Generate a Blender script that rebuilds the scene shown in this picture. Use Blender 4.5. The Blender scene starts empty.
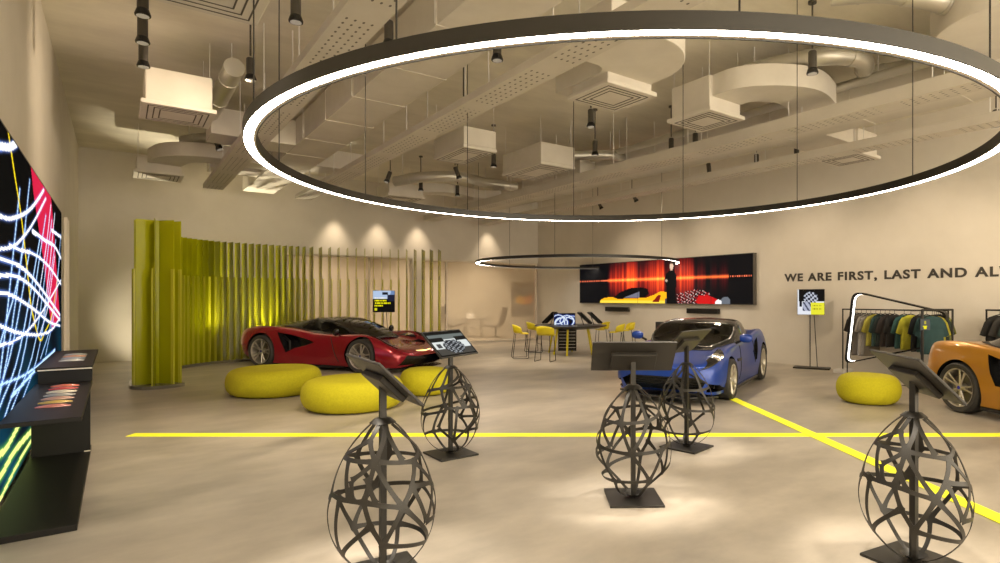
import bpy, bmesh, math, random
from mathutils import Vector, Matrix
random.seed(7)
PI = math.pi
COL = bpy.context.scene.collection
SC = bpy.context.scene
YAW = math.radians(37.0)                      # the room is turned 37 degrees against the camera
CB, SB = math.cos(YAW), math.sin(YAW)
EYE, CEIL = 1.6, 5.29
BL, BR, AK, AF = -0.76, 12.94, 18.32, -5.0    # left wall, right wall, back wall, open end (room axes)


def R(b, a, z=0.0):
    return Vector((b * CB - a * SB, b * SB + a * CB, z))


# ------------------------------------------------------------------ materials
def lin(c):
    return tuple(((v / 12.92) if v <= .04045 else ((v + .055) / 1.055) ** 2.4) for v in c)


def rgb(r, g, b):
    return lin((r / 255, g / 255, b / 255))


def mat(name, color, rough=.5, metal=0., coat=0., emit=None, es=0., spec=.5):
    m = bpy.data.materials.new(name)
    m.use_nodes = True
    p = m.node_tree.nodes['Principled BSDF']
    p.inputs['Base Color'].default_value = (*color, 1)
    p.inputs['Roughness'].default_value = rough
    p.inputs['Metallic'].default_value = metal
    p.inputs['Coat Weight'].default_value = coat
    p.inputs['Coat Roughness'].default_value = .04
    p.inputs['Specular IOR Level'].default_value = spec
    if emit:
        p.inputs['Emission Color'].default_value = (*emit, 1)
        p.inputs['Emission Strength'].default_value = es
    return m


def nodes(m):
    nt = m.node_tree
    return nt, nt.nodes, nt.links, nt.nodes['Principled BSDF']


def noisy(m, c1, c2, scale, detail=6, stretch=(1, 1, 1), rough=None, bump=0.):
    nt, n, l, p = nodes(m)
    tc = n.new('ShaderNodeTexCoord')
    mp = n.new('ShaderNodeMapping')
    mp.inputs['Scale'].default_value = stretch
    nz = n.new('ShaderNodeTexNoise')
    nz.inputs['Scale'].default_value = scale
    nz.inputs['Detail'].default_value = detail
    nz.inputs['Roughness'].default_value = .6
    rp = n.new('ShaderNodeValToRGB')
    rp.color_ramp.elements[0].color = (*c1, 1)
    rp.color_ramp.elements[1].color = (*c2, 1)
    rp.color_ramp.elements[0].position = .3
    rp.color_ramp.elements[1].position = .7
    l.new(tc.outputs['Object'], mp.inputs[0])
    l.new(mp.outputs[0], nz.inputs[0])
    l.new(nz.outputs[0], rp.inputs[0])
    l.new(rp.outputs[0], p.inputs['Base Color'])
    if rough:
        mr = n.new('ShaderNodeMapRange')
        mr.inputs[3].default_value, mr.inputs[4].default_value = rough
        l.new(nz.outputs[0], mr.inputs[0])
        l.new(mr.outputs[0], p.inputs['Roughness'])
    if bump:
        b = n.new('ShaderNodeBump')
        b.inputs['Strength'].default_value = bump
        b.inputs['Distance'].default_value = .02
        l.new(nz.outputs[0], b.inputs['Height'])
        l.new(b.outputs[0], p.inputs['Normal'])
    return m


M = {}
M['wall'] = noisy(mat('wall_plaster', (.7, .66, .6), .85), (.66, .62, .55), (.72, .68, .61), 1.3)
M['ceiling'] = noisy(mat('ceiling_concrete', (.6, .56, .48), .9), (.68, .645, .55), (.84, .80, .69), .8, 8, (1, 2.5, 1), bump=.15)
M['duct'] = noisy(mat('duct_paint', (.66, .62, .56), .6), (.64, .60, .53), (.72, .68, .61), 2.2)
M['pipe'] = mat('pipe_metal', (.62, .60, .54), .38, .7)
M['floor'] = noisy(mat('polished_concrete', (.5, .45, .38), .3), (.31, .278, .232), (.55, .492, .412), .9, 13, (1, 1.7, 1), (.26, .46))
M['black'] = mat('satin_black', (.013, .012, .011), .45, spec=.22)
M['bronze'] = mat('dark_bronze', (.022, .020, .017), .42, .15)
M['kiosk'] = mat('kiosk_bronze', (.028, .025, .021), .42, .2)
M['spotbody'] = mat('spot_metal', (.085, .076, .065), .4, .3)
M['gloss'] = mat('gloss_black', (.01, .01, .011), .2, 0, .15)
M['rubber'] = mat('tyre_rubber', (.035, .033, .03), .7)
M['spoke'] = mat('wheel_metal', (.62, .58, .50), .38, .8)
M['disc'] = mat('brake_metal', (.2, .19, .18), .4, .9)
M['chrome'] = mat('chrome', (.8, .8, .8), .12, 1.)
M['white'] = mat('white_plastic', (.75, .73, .70), .4)
M['grey'] = mat('grey_fabric', (.25, .23, .21), .8)
M['yellowplast'] = mat('yellow_plastic', (.72, .60, .012), .4)
M['pouf'] = noisy(mat('yellow_felt', (.6, .5, .02), .85), (.50, .46, .006), (.60, .55, .010), 40, bump=.25)
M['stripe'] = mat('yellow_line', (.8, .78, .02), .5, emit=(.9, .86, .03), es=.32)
M['led'] = mat('led_white', (1, 1, 1), .5, emit=(1, .90, .76), es=26.)
M['ledlow'] = mat('led_tube', (1, 1, 1), .5, emit=(1, .97, .9), es=4.)
M['lip'] = mat('lip_cream', (.75, .68, .58), .5)
M['lens'] = mat('spot_lens', (.35, .33, .30), .15, emit=(1, .88, .7), es=.12)
M['red'] = mat('red_paint', (.36, .006, .022), .24, .5, 1.)
M['blue'] = mat('blue_paint', (.006, .048, .33), .34, .25, .55)
M['orange'] = mat('orange_paint', (.50, .225, .010), .34, .3, .6)
M['darkint'] = mat('cabin_trim', (.03, .028, .026), .7)
M['text'] = mat('lettering', (.05, .045, .04), .5)
M['wood'] = mat('table_top', (.03, .028, .027), .35)


def perforated():
    m = noisy(mat('perforated_tray', (.6, .56, .5), .6), (.58, .54, .47), (.64, .6, .53), 2.)
    nt, n, l, p = nodes(m)
    old = p.inputs['Base Color'].links[0].from_socket
    tc = n.new('ShaderNodeTexCoord')
    sp = n.new('ShaderNodeSeparateXYZ')
    l.new(tc.outputs['Object'], sp.inputs[0])

    def mth(op, a, b=None):
        x = n.new('ShaderNodeMath')
        x.operation = op
        for i, v in enumerate((a, b)):
            if v is None:
                continue
            if isinstance(v, (int, float)):
                x.inputs[i].default_value = v
            else:
                l.new(v, x.inputs[i])
        return x.outputs[0]
    fx = mth('SUBTRACT', mth('FRACT', mth('MULTIPLY', sp.outputs[0], 13.)), .5)
    fy = mth('SUBTRACT', mth('FRACT', mth('MULTIPLY', sp.outputs[1], 9.)), .5)
    d = mth('ADD', mth('MULTIPLY', mth('MULTIPLY', fx, fx), 1.6), mth('MULTIPLY', fy, fy))
    hole = mth('LESS_THAN', d, .035)
    band = mth('LESS_THAN', mth('FRACT', mth('MULTIPLY', sp.outputs[1], .62)), .8)
    edge = mth('LESS_THAN', mth('ABSOLUTE', sp.outputs[0]), .155)
    h = mth('MULTIPLY', mth('MULTIPLY', hole, band), edge)
    mx = n.new('ShaderNodeMix')
    mx.data_type = 'RGBA'
    l.new(h, mx.inputs[0])
    l.new(old, mx.inputs[6])
    mx.inputs[7].default_value = (.12, .105, .085, 1)
    l.new(mx.outputs[2], p.inputs['Base Color'])
    return m


M['perf'] = perforated()


def mixmat(name, build):
    m = bpy.data.materials.new(name)
    m.use_nodes = True
    n, l = m.node_tree.nodes, m.node_tree.links
    n.clear()
    out = n.new('ShaderNodeOutputMaterial')
    l.new(build(n, l), out.inputs[0])
    return m


def _mix(n, l, fac, a, b):
    x = n.new('ShaderNodeMixShader')
    if isinstance(fac, float):
        x.inputs[0].default_value = fac
    else:
        l.new(fac, x.inputs[0])
    l.new(a, x.inputs[1])
    l.new(b, x.inputs[2])
    return x.outputs[0]


def _sh(n, kind, color, rough=None):
    x = n.new('ShaderNodeBsdf' + kind)
    x.inputs['Color'].default_value = (*color, 1)
    if rough is not None:
        x.inputs['Roughness'].default_value = rough
    return x.outputs[0]


def acrylic(name, tint, body, trans):
    def b(n, l):
        d = _mix(n, l, .6, _sh(n, 'Diffuse', body), _sh(n, 'Translucent', body))
        s = _mix(n, l, trans, d, _sh(n, 'Transparent', tint))
        lw = n.new('ShaderNodeLayerWeight')
        lw.inputs[0].default_value = .2
        return _mix(n, l, lw.outputs[0], s, _sh(n, 'Glossy', (.9, .9, .9), .12))
    return mixmat(name, b)


def glass(name, tint, gloss=.25, haze=0., hz=(.5, .45, .38)):
    def b(n, l):
        s = _sh(n, 'Transparent', tint)
        if haze:
            s = _mix(n, l, haze, s, _sh(n, 'Diffuse', hz))
        lw = n.new('ShaderNodeLayerWeight')
        lw.inputs[0].default_value = gloss
        return _mix(n, l, lw.outputs['Fresnel'], s, _sh(n, 'Glossy', (1, 1, 1), .03))
    return mixmat(name, b)


M['fin'] = acrylic('yellow_acrylic', (.95, .96, .26), (.74, .76, .02), .50)
M['finlow'] = acrylic('yellow_acrylic_thick', (.94, .95, .36), (.84, .83, .09), .34)
M['clear'] = acrylic('clear_acrylic', (.92, .90, .80), (.7, .66, .5), .6)
M['glass'] = glass('partition_glass', (.90, .89, .86), .10, .36, (.66, .57, .45))
M['carglass'] = glass('car_glass', (.50, .50, .46), .3)
M['lamp'] = glass('lamp_glass', (.75, .75, .75), .35)


def picmat(name, strength, rough=.35):
    m = mat(name, (.5, .5, .5), .9, spec=0. if strength else .2)
    nt, n, l, p = nodes(m)
    at = n.new('ShaderNodeAttribute')
    at.attribute_name = 'ink'
    if strength:
        p.inputs['Base Color'].default_value = (.01, .01, .01, 1)
        l.new(at.outputs['Color'], p.inputs['Emission Color'])
        p.inputs['Emission Strength'].default_value = strength
    else:
        l.new(at.outputs['Color'], p.inputs['Base Color'])
    return m


M['screenpic'] = picmat('screen_picture', .60)
M['bigscreen'] = picmat('led_wall_picture', .80)
M['redpicture'] = picmat('video_wall_picture', .85)
M['print'] = picmat('printed_picture', 0)

# ------------------------------------------------------------------ mesh building


class MB:
    def __init__(s):
        s.v, s.f, s.mi = [], [], []

    def add(s, vs, fs, mi=0):
        k = len(s.v)
        s.v += [Vector(v) for v in vs]
        s.f += [tuple(i + k for i in f) for f in fs]
        s.mi += [mi] * len(fs)
        return s

    def box(s, c, d, rz=0, mi=0, rot=None):
        c = Vector(c)
        r = rot or Matrix.Rotation(rz, 3, 'Z')
        vs = [c + r @ Vector((x * d[0] / 2, y * d[1] / 2, z * d[2] / 2)) for z in (-1, 1) for x, y in ((-1, -1), (1, -1), (1, 1), (-1, 1))]
        return s.add(vs, [(3, 2, 1, 0), (4, 5, 6, 7), (0, 1, 5, 4), (1, 2, 6, 5), (2, 3, 7, 6), (3, 0, 4, 7)], mi)

    def span(s, x0, x1, y0, y1, z0, z1, mi=0):
        return s.box(((x0 + x1) / 2, (y0 + y1) / 2, (z0 + z1) / 2), (abs(x1 - x0), abs(y1 - y0), abs(z1 - z0)), 0, mi)

    def tube(s, pts, r, seg=8, closed=False, cap=True, mi=0):
        pts = [Vector(p) for p in pts]
        n = len(pts)
        rs = r if isinstance(r, (list, tuple)) else [r] * n
        ref = None
        rings = []
        for i, p in enumerate(pts):
            if closed:
                t = pts[(i + 1) % n] - pts[i - 1]
            else:
                t = pts[min(i + 1, n - 1)] - pts[max(i - 1, 0)]
            t.normalize()
            if ref is None:
                ref = Vector((0, 0, 1)) if abs(t.z) < .9 else Vector((1, 0, 0))
            u = (ref - t * ref.dot(t)).normalized()
            w = t.cross(u)
            ref = u
            rings.append([p + (u * math.cos(q) + w * math.sin(q)) * rs[i] for q in [2 * PI * k / seg for k in range(seg)]])
        vs = [v for rg in rings for v in rg]
        fs = []
        for i in range(n if closed else n - 1):
            j = (i + 1) % n
            fs += [(i * seg + k, i * seg + (k + 1) % seg, j * seg + (k + 1) % seg, j * seg + k) for k in range(seg)]
        if cap and not closed:
            fs += [tuple(reversed(range(seg))), tuple((n - 1) * seg + k for k in range(seg))]
        return s.add(vs, fs, mi)

    def cyl(s, p, q, r, seg=16, mi=0):
        return s.tube([p, q], r, seg, mi=mi)

    def lathe(s, prof, seg=32, c=(0, 0, 0), axis='z', closed=False, mi=0):
        c = Vector(c)
        vs = []
        for (r, h) in prof:
            for k in range(seg):
                q = 2 * PI * k / seg
                v = (r * math.cos(q), r * math.sin(q), h)
                if axis == 'y':
                    v = (v[0], h, v[1])
                vs.append(c + Vector(v))
        n = len(prof)
        fs = []
        for i in range(n if closed else n - 1):
            j = (i + 1) % n
            fs += [(i * seg + k, i * seg + (k + 1) % seg, j * seg + (k + 1) % seg, j * seg + k) for k in range(seg)]
        return s.add(vs, fs, mi)

    def prism(s, poly, z0, z1, mi=0, fn=None):
        """poly in (x, y) pulled from z0 to z1; fn maps (x, y, z) to another frame"""
        n = len(poly)
        vs = [(x, y, z0) for x, y in poly] + [(x, y, z1) for x, y in poly]
        if fn:
            vs = [fn(*v) for v in vs]
        fs = [tuple(reversed(range(n))), tuple(range(n, 2 * n))] + [(i, (i + 1) % n, n + (i + 1) % n, n + i) for i in range(n)]
        return s.add(vs, fs, mi)

    def build(s, name, m, parent=None, smooth=False, bevel=0., angle=40, loc=None, rz=0., bseg=2):
        me = bpy.data.meshes.new(name)
        me.from_pydata([tuple(v) for v in s.v], [], s.f)
        for x in (m if isinstance(m, (list, tuple)) else [m]):
            me.materials.append(x)
        for p, i in zip(me.polygons, s.mi):
            p.material_index = i
        bm = bmesh.new()
        bm.from_mesh(me)
        bmesh.ops.recalc_face_normals(bm, faces=bm.faces)
        bm.to_mesh(me)
        bm.free()
        me.update()
        o = bpy.data.objects.new(name, me)
        COL.objects.link(o)
        if smooth:
            me.polygons.foreach_set('use_smooth', [True] * len(me.polygons))
            me.set_sharp_from_angle(angle=math.radians(angle))
        if bevel:
            b = o.modifiers.new('bevel', 'BEVEL')
            b.width = bevel
            b.segments = bseg
            b.limit_method = 'ANGLE'
            b.angle_limit = math.radians(35)
        if parent:
            o.parent = parent
        if loc is not None:
            o.location = loc
        o.rotation_euler.z = rz
        return o


def tag(o, label, cat, group=None):
    o['label'] = label
    o['category'] = cat
    if group:
        o['group'] = group
    return o


def thing(name, label, cat, loc=(0, 0, 0), rz=0., group=None):
    o = bpy.data.objects.new(name, None)
    o.empty_display_size = .1
    COL.objects.link(o)
    o.location = loc
    o.rotation_euler.z = rz
    return tag(o, label, cat, group)


def struct(o):
    o['kind'] = 'structure'
    return o


def copy_tree(o, loc=None, rz=None, label=None, parent=None):
    c = o.copy()
    COL.objects.link(c)
    if parent:
        c.parent = parent
    if loc is not None:
        c.location = loc
    if rz is not None:
        c.rotation_euler.z = rz
    if label:
        c['label'] = label
    for ch in list(o.children):
        copy_tree(ch, parent=c)
    return c


def picture(name, w, h, nx, ny, fn, m, parent=None, loc=None, rot=None):
    """a flat upright picture in the local xz plane facing -y; fn(u, v) gives sRGB 0..1, v up"""
    vs = [((i / nx - .5) * w, 0, (j / ny) * h) for j in range(ny + 1) for i in range(nx + 1)]
    fs = [(j * (nx + 1) + i, j * (nx + 1) + i + 1, (j + 1) * (nx + 1) + i + 1, (j + 1) * (nx + 1) + i) for j in range(ny) for i in range(nx)]
    me = bpy.data.meshes.new(name)
    me.from_pydata(vs, [], fs)
    me.materials.append(m)
    at = me.color_attributes.new('ink', 'FLOAT_COLOR', 'CORNER')
    k = 0
    for j in range(ny):
        for i in range(nx):
            c = lin([min(1., max(0., q)) for q in fn((i + .5) / nx, (j + .5) / ny)])
            for _ in range(4):
                at.data[k].color = (*c, 1)
                k += 1
    o = bpy.data.objects.new(name, me)
    COL.objects.link(o)
    if parent:
        o.parent = parent
    if loc is not None:
        o.location = loc
    if rot is not None:
        o.rotation_euler = rot
    return o


def inpoly(x, y, poly):
    r = False
    n = len(poly)
    j = n - 1
    for i in range(n):
        (xi, yi), (xj, yj) = poly[i], poly[j]
        if (yi > y) != (yj > y) and x < (xj - xi) * (y - yi) / (yj - yi) + xi:
            r = not r
        j = i
    return r


def catmull(pts, n, closed=False):
    pts = [Vector(p) for p in pts]
    k = len(pts)
    out = []
    for i in range(k if closed else k - 1):
        p0 = pts[i - 1] if (closed or i > 0) else pts[0] * 2 - pts[1]
        p1, p2 = pts[i], pts[(i + 1) % k]
        p3 = pts[(i + 2) % k] if (closed or i + 2 < k) else pts[-1] * 2 - pts[-2]
        for q in range(n):
            t = q / n
            out.append(.5 * ((2 * p1) + (p2 - p0) * t + (2 * p0 - 5 * p1 + 4 * p2 - p3) * t * t + (3 * p1 - p0 - 3 * p2 + p3) * t ** 3))
    if not closed:
        out.append(pts[-1])
    return out


def along(path, step):
    """points every `step` along a polyline with their directions"""
    out, d, nxt = [], 0., 0.
    for p, q in zip(path, path[1:]):
        L = (q - p).length
        while nxt <= d + L:
            t = (nxt - d) / L
            out.append((p.lerp(q, t), (q - p).normalized()))
            nxt += step
        d += L
    return out


# ------------------------------------------------------------------ the room
def room():
    lo = MB().span(BL - .3, 17.5, AF, 23, -.1, 0).build('floor', M['floor'], rz=YAW)
    struct(lo)
    struct(MB().span(BL - .3, 17.5, AF, 23, CEIL, CEIL + .15).build('ceiling', M['ceiling'], rz=YAW))
    struct(MB().span(BL - .2, BL, AF, AK + .2, 0, CEIL).build('wall_left', M['wall'], rz=YAW))
    struct(MB().span(BR, BR + .2, AF, AK + .2, 0, CEIL).build('wall_right', M['wall'], rz=YAW))
    w = MB()
    w.span(BL, 3.92, AK, AK + .2, 0, CEIL)
    w.span(3.92, 12.94, AK, AK + .2, 2.92, CEIL)
    w.span(7.83, 8.25, AK, AK + .2, 0, 2.92)
    struct(w.build('wall_back', M['wall'], rz=YAW))
    w = MB().span(3.5, 17.5, 22.3, 22.5, 0, CEIL).span(3.3, 3.5, AK + .2, 22.5, 0, CEIL).span(17.3, 17.5, AK, 22.3, 0, CEIL).span(13.14, 17.5, AK, AK + .2, 0, CEIL)
    struct(w.build('wall_meeting_room', M['wall'], rz=YAW))
    # glazed fronts of the meeting room
    for i, (b0, b1, muls) in enumerate(((3.92, 7.83, (6.4,)), (8.25, 12.92, (9.1,)))):
        g = MB().span(b0 + .03, b1 - .03, AK + .09, AK + .11, .05, 2.88).build('window_%d' % (i + 1), M['glass'], rz=YAW)
        struct(g)
        f = MB()
        f.span(b0, b1, AK + .04, AK + .16, 2.87, 2.92).span(b0, b1, AK + .04, AK + .16, 0, .06)
        for q in (b0 + .02, b1 - .02) + muls:
            f.span(q - .025, q + .025, AK + .05, AK + .15, .06, 2.87)
        fo = f.build('window_frame', M['lip'], g)
    MB().cyl((9.02, AK - .02, 1.05), (9.02, AK - .02, 1.4), .012, 8).build('door_handle', M['black'], g)
    for i, a in enumerate((13.55, 14.0)):
        struct(MB().span(BL, BL + .05, a, a + .12, 0, 3.04).build('trim_%d' % (i + 1), M['lip'], rz=YAW))


room()

# yellow lines on the floor
o = MB().span(-4.97, 9., -.08, .08, 0, .004).build('floor_stripe', M['stripe'], loc=(0, 6.80, 0))
tag(o, 'long yellow line running straight across the concrete floor', 'floor line')
d = Vector((3.29 - 2.80, 3.2 - 9.25, 0))
o = MB().span(0, d.length, -.075, .075, .0045, .008).build('floor_stripe', M['stripe'], loc=(2.80, 9.25, 0), rz=math.atan2(d.y, d.x))
tag(o, 'yellow floor line slanting from the blue car towards the right', 'floor line')


# ------------------------------------------------------------------ ring lamps
def ring_lamp(label, c, r1, r2, z, h, ncab, a0, led):
    t = thing('ring_lamp', label, 'ring light', (c[0], c[1], z))
    e = .008
    MB().lathe([(r1, 0), (r1, h), (r2, h), (r2, .0), (r2 + e, 0), (r2 + e, h - e), (r1 - e, h - e), (r1 - e, 0)], 160, closed=True).build('housing', M['bronze'], t, True)
    MB().lathe([(r1 - e, .006), (r2 + (r1 - r2) * .26, .006)], 160).build('light_strip', led, t, True)
    MB().lathe([(r2 + (r1 - r2) * .25, .005), (r2 + e, .005)], 160).build('inner_lip', M['lip'], t, True)
    for k in range(ncab):
        q = a0 + 2 * PI * k / ncab
        x, y = (r1 + r2) / 2 * math.cos(q), (r1 + r2) / 2 * math.sin(q)
        MB().cyl((x, y, h), (x, y, CEIL - z), .005, 5).build('suspension_cable', M['bronze'], t)


ring_lamp('huge glowing ring lamp hanging low over the egg stands', (.513, 5.414), 3.022, 2.93, EYE + 1.106, .078, 12, math.radians(5), M['led'])
ring_lamp('smaller glowing ring lamp hanging over the round black table', (.60, 16.7), 2.88, 2.80, EYE + .975, .07, 6, .3, M['led'])


# ------------------------------------------------------------------ egg stands
def egg_r(t, w=.30):
    t = min(max(t, 0.), 1.)
    return w * max(0., math.sin(PI * t ** .8)) ** .62


EH0, EH1 = .022, .912


def egg_p(th, t, k=1.):
    r = egg_r(t) * k
    q = math.radians(th)
    return Vector((math.sin(q) * r, -math.cos(q) * r, EH0 + (EH1 - EH0) * t))


FRONT = [((-90, .77), (-11, .71)), ((-11, .71), (50, .70)), ((50, .70), (75, .56)), ((-20, .965), (-29, .85)), ((-29, .85), (-90, .77)), ((-29, .85), (-11, .71)),
         ((10, .965), (30, .705)), ((10, .965), (-11, .71)), ((50, .965), (85, .79)), ((85, .79), (50, .70)), ((85, .79), (75, .56)), ((-80, .965), (-90, .77)),
         ((-90, .77), (-73, .54)), ((-60, .745), (-38, .50)), ((-11, .71), (-40, .61)), ((-11, .71), (-20, .48)), ((-40, .61), (-33, .495)), ((-20, .62), (-7, .465)),
         ((-11, .71), (21, .43)), ((50, .70), (21, .43)), ((-73, .54), (-52, .51)), ((-52, .51), (-20, .48)), ((-20, .48), (21, .43)), ((21, .43), (35, .545)), ((35, .545), (75, .56)),
         ((-52, .51), (-58, .16)), ((-20, .48), (-12, .34)), ((-12, .34), (0, .22)), ((-12, .34), (-58, .16)), ((0, .22), (21, .43)), ((0, .22), (0, .016)), ((0, .22), (70, .18)), ((21, .43), (70, .18)),
         ((35, .545), (52, .32)), ((52, .32), (75, .56)), ((52, .32), (95, .35)), ((75, .56), (95, .35)), ((95, .35), (70, .18)), ((-58, .16), (-30, .016)), ((70, .18), (40, .016)),
         ((-73, .54), (-88, .35)), ((-88, .35), (-58, .16))]
BACK = [((-90, .77), (-140, .72)), ((-140, .72), (170, .70)), ((170, .70), (120, .70)), ((120, .70), (85, .79)), ((-150, .965), (-140, .72)), ((170, .965), (170, .70)), ((120, .965), (120, .70)),
        ((-73, .54), (-120, .48)), ((-120, .48), (-170, .46)), ((-170, .46), (130, .48)), ((130, .48), (75, .56)), ((-140, .72), (-170, .46)), ((170, .70), (-170, .46)), 
        ((120, .70), (130, .48)), ((-120, .48), (-140, .22)), ((-170, .46), (-140, .22)), ((130, .48), (160, .20)), ((130, .48), (95, .35)), ((-140, .22), (160, .20)), ((-140, .22), (-150, .016)), ((160, .20), (150, .016)), ((160, .20), (70, .18))]


def lattice():
    m = MB()
    for (a, b) in FRONT + BACK:
        (t0, h0), (t1, h1) = a, b
        if (a, b) in FRONT:
            h0 += .085 * math.cos(math.radians(t0)) * egg_r(h0) / .3 if .1 < h0 < .9 else 0
            h1 += .085 * math.cos(math.radians(t1)) * egg_r(h1) / .3 if .1 < h1 < .9 else 0
        dt = ((t1 - t0 + 180) % 360) - 180
        n = 10
        pts = []
        for i in range(n + 1):
            q = i / n
            pts.append((t0 + dt * q, h0 + (h1 - h0) * q, .0125 + (.010 * abs(2 * q - 1) ** 5 if .08 < h0 + (h1 - h0) * q < .88 else 0)))
        vs, fs = [], []
        for i, (th, h, w) in enumerate(pts):
            j0, j1 = pts[max(i - 1, 0)], pts[min(i + 1, n)]
            T = (egg_p(j1[0], j1[1]) - egg_p(j0[0], j0[1])).normalized()
            q = math.radians(th)
            dr = egg_p(th, min(h + .02, 1)) - egg_p(th, max(h - .02, 0))
            N = Vector((math.cos(q), math.sin(q), 0)).cross(dr).normalized()
            S = N.cross(T).normalized()
            p = egg_p(th, h)
            vs += [p + S * w, p - S * w, p - S * w - N * .004, p + S * w - N * .004]
        for i in range(n):
            k = i * 4
            fs += [(k + e, k + (e + 1) % 4, k + 4 + (e + 1) % 4, k + 4 + e) for e in range(4)]
        fs += [(3, 2, 1, 0), (n * 4, n * 4 + 1, n * 4 + 2, n * 4 + 3)]
        m.add(vs, fs)
    m.lathe([(.075, EH0 + .968 * (EH1 - EH0)), (.045, EH1 - .004), (.024, EH1)], 20)
    m.lathe([(.075, EH0 + .03), (.04, EH0 + .006), (.02, EH0 + .004)], 20)
    return m


EGG_MESH = None


def engine_pic(u, v):
    if v > .86 or u < .03 or u > .97 or v < .04:
        return (.06, .06, .06)
    c = (.45, .48, .47)
    if v < .66:
        c = (.92, .94, .93)
    if .60 < v < .74 and math.sin(u * 9) > -.2:
        c = (.08, .09, .09)
    if v < .3:
        c = (.30, .29, .27)
    d = math.hypot((u - .52) / .27, (v - .36) / .28)
    if d < 1:
        q = math.sin(u * 55) * math.sin(v * 47 + u * 13)
        c = (.16, .17, .19) if q < .15 else (.62, .64, .66)
    if .1 < u < .2 and .32 < v < .5:
        c = (.3, .3, .3)
    return c


def egg_stand(label, x, y, rz_egg, w_dir, slope_dir, plate_rz, lit):
    """w_dir: level direction of the panel's long side; slope_dir: level direction in which the panel falls"""
    global EGG_MESH
    t = thing('egg_display_stand', label, 'display stand', (x, y, 0), 0, 'egg shaped display stands')
    MB().box((0, 0, .009), (.42, .42, .018), plate_rz).build('base_plate', M['bronze'], t, bevel=.003)
    MB().box((0, 0, .57), (.036, .036, 1.108), plate_rz).build('post', M['bronze'], t)
    if EGG_MESH is None:
        EGG_MESH = lattice().build('egg_lattice', M['bronze'], t, True, angle=50)
        e = EGG_MESH
    else:
        e = EGG_MESH.copy()
        COL.objects.link(e)
        e.parent = t
    e.rotation_euler.z = rz_egg
    s = Vector((*slope_dir, 0)).normalized()
    w = Vector((-s.y, s.x, 0))
    tilt = math.radians(45)
    up = (-s * math.cos(tilt) + Vector((0, 0, 1)) * math.sin(tilt))     # up the panel
    nrm = w.cross(up).normalized()
    if nrm.z < 0:
        nrm = -nrm
    rot = Matrix((w, up, nrm)).transposed()
    c = Vector((0, 0, 1.135))
    k = MB().box(c, (.66, .35, .016), rot=rot).build('kiosk_panel', M['kiosk'], t, bevel=.004)
    MB().box(c - nrm * .026 - up * .03, (.36, .19, .036), rot=rot).build('back_box', M['kiosk'], k, bevel=.006)
    p = picture('screen', .63, .32, 44, 24, engine_pic if lit else (lambda u, v: (.05, .05, .05)), M['screenpic'] if lit else M['print'], k)
    r4 = Matrix((w, -nrm, up)).transposed()
    if r4.determinant() < 0:
        r4 = Matrix((-w, -nrm, up)).transposed()
    p.matrix_local = Matrix.Translation(c + nrm * .0095 - up * .16) @ r4.to_4x4()
    return t


egg_stand('lattice egg stand at the front left, its panel turned away', -1.0, 3.36, math.radians(16.6), 0, (.83, .56), math.radians(32), False)
egg_stand('lattice egg stand whose lit screen shows an engine, near the red car', -1.08, 5.96, math.radians(75), 0, (.91, -.42), math.radians(38), True)
egg_stand('lattice egg stand on a plate square to the yellow line, panel back facing out', .615, 4.64, math.radians(160), 0, (0., 1.), math.radians(2), False)
egg_stand('lattice egg stand closest to the blue car, behind another egg', 1.40, 6.24, math.radians(215), 0, (-.75, .66), math.radians(48), False)
egg_stand('lattice egg stand in front of the orange car, on the crossing line', 2.17, 3.53, math.radians(-31.5), 0, (.98, -.12), math.radians(28), False)


# ------------------------------------------------------------------ poufs
def pouf(label, x, y, r, h):
    prof = [(0.001, 0)]
    for i in range(13):
        q = -PI / 2 + PI * i / 12
        prof.append((r - h * .5 * (1 - math.cos(q) ** .7) * 1.0 if abs(math.cos(q)) > 1e-6 else r - h * .5, h / 2 + h / 2 * math.sin(q)))
    prof += [(r * .3, h + .012), (0.001, h + .015)]
    o = MB().lathe(prof, 56).build('pouf', M['pouf'], None, True, angle=80, loc=(x, y, 0))
    return tag(o, label, 'pouf', 'round yellow poufs')


pouf('yellow round pouf nearest the fin screen, by the red rear wheel', -4.75, 9.83, .74, .43)
pouf('wide yellow pouf behind the front left egg stand', -2.98, 8.56, .72, .43)
pouf('yellow pouf below the nose of the red car, half hidden by an egg', -2.18, 9.75, .43, .43)
pouf('small yellow pouf before the clothes rail', 4.80, 8.95, .45, .43)


# ------------------------------------------------------------------ cars
def keyed(keys, x):
    """smooth interpolation between stations sorted by x"""
    ks = keys
    if x <= ks[0][0]:
        return ks[0][1:]
    if x >= ks[-1][0]:
        return ks[-1][1:]
    for i in range(len(ks) - 1):
        if ks[i][0] <= x <= ks[i + 1][0]:
            break
    a, b = ks[i], ks[i + 1]
    p, n = ks[max(i - 1, 0)], ks[min(i + 2, len(ks) - 1)]
    h = b[0] - a[0]
    t = (x - a[0]) / h
    out = []
    for k in range(1, len(a)):
        d0 = (b[k] - p[k]) / (b[0] - p[0]) if i > 0 else (b[k] - a[k]) / h
        d1 = (n[k] - a[k]) / (n[0] - a[0]) if i + 2 < len(ks) else (b[k] - a[k]) / h
        t2, t3 = t * t, t * t * t
        out.append(a[k] * (2 * t3 - 3 * t2 + 1) + d0 * h * (t3 - 2 * t2 + t) + b[k] * (-2 * t3 + 3 * t2) + d1 * h * (t3 - t2))
    return out


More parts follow.
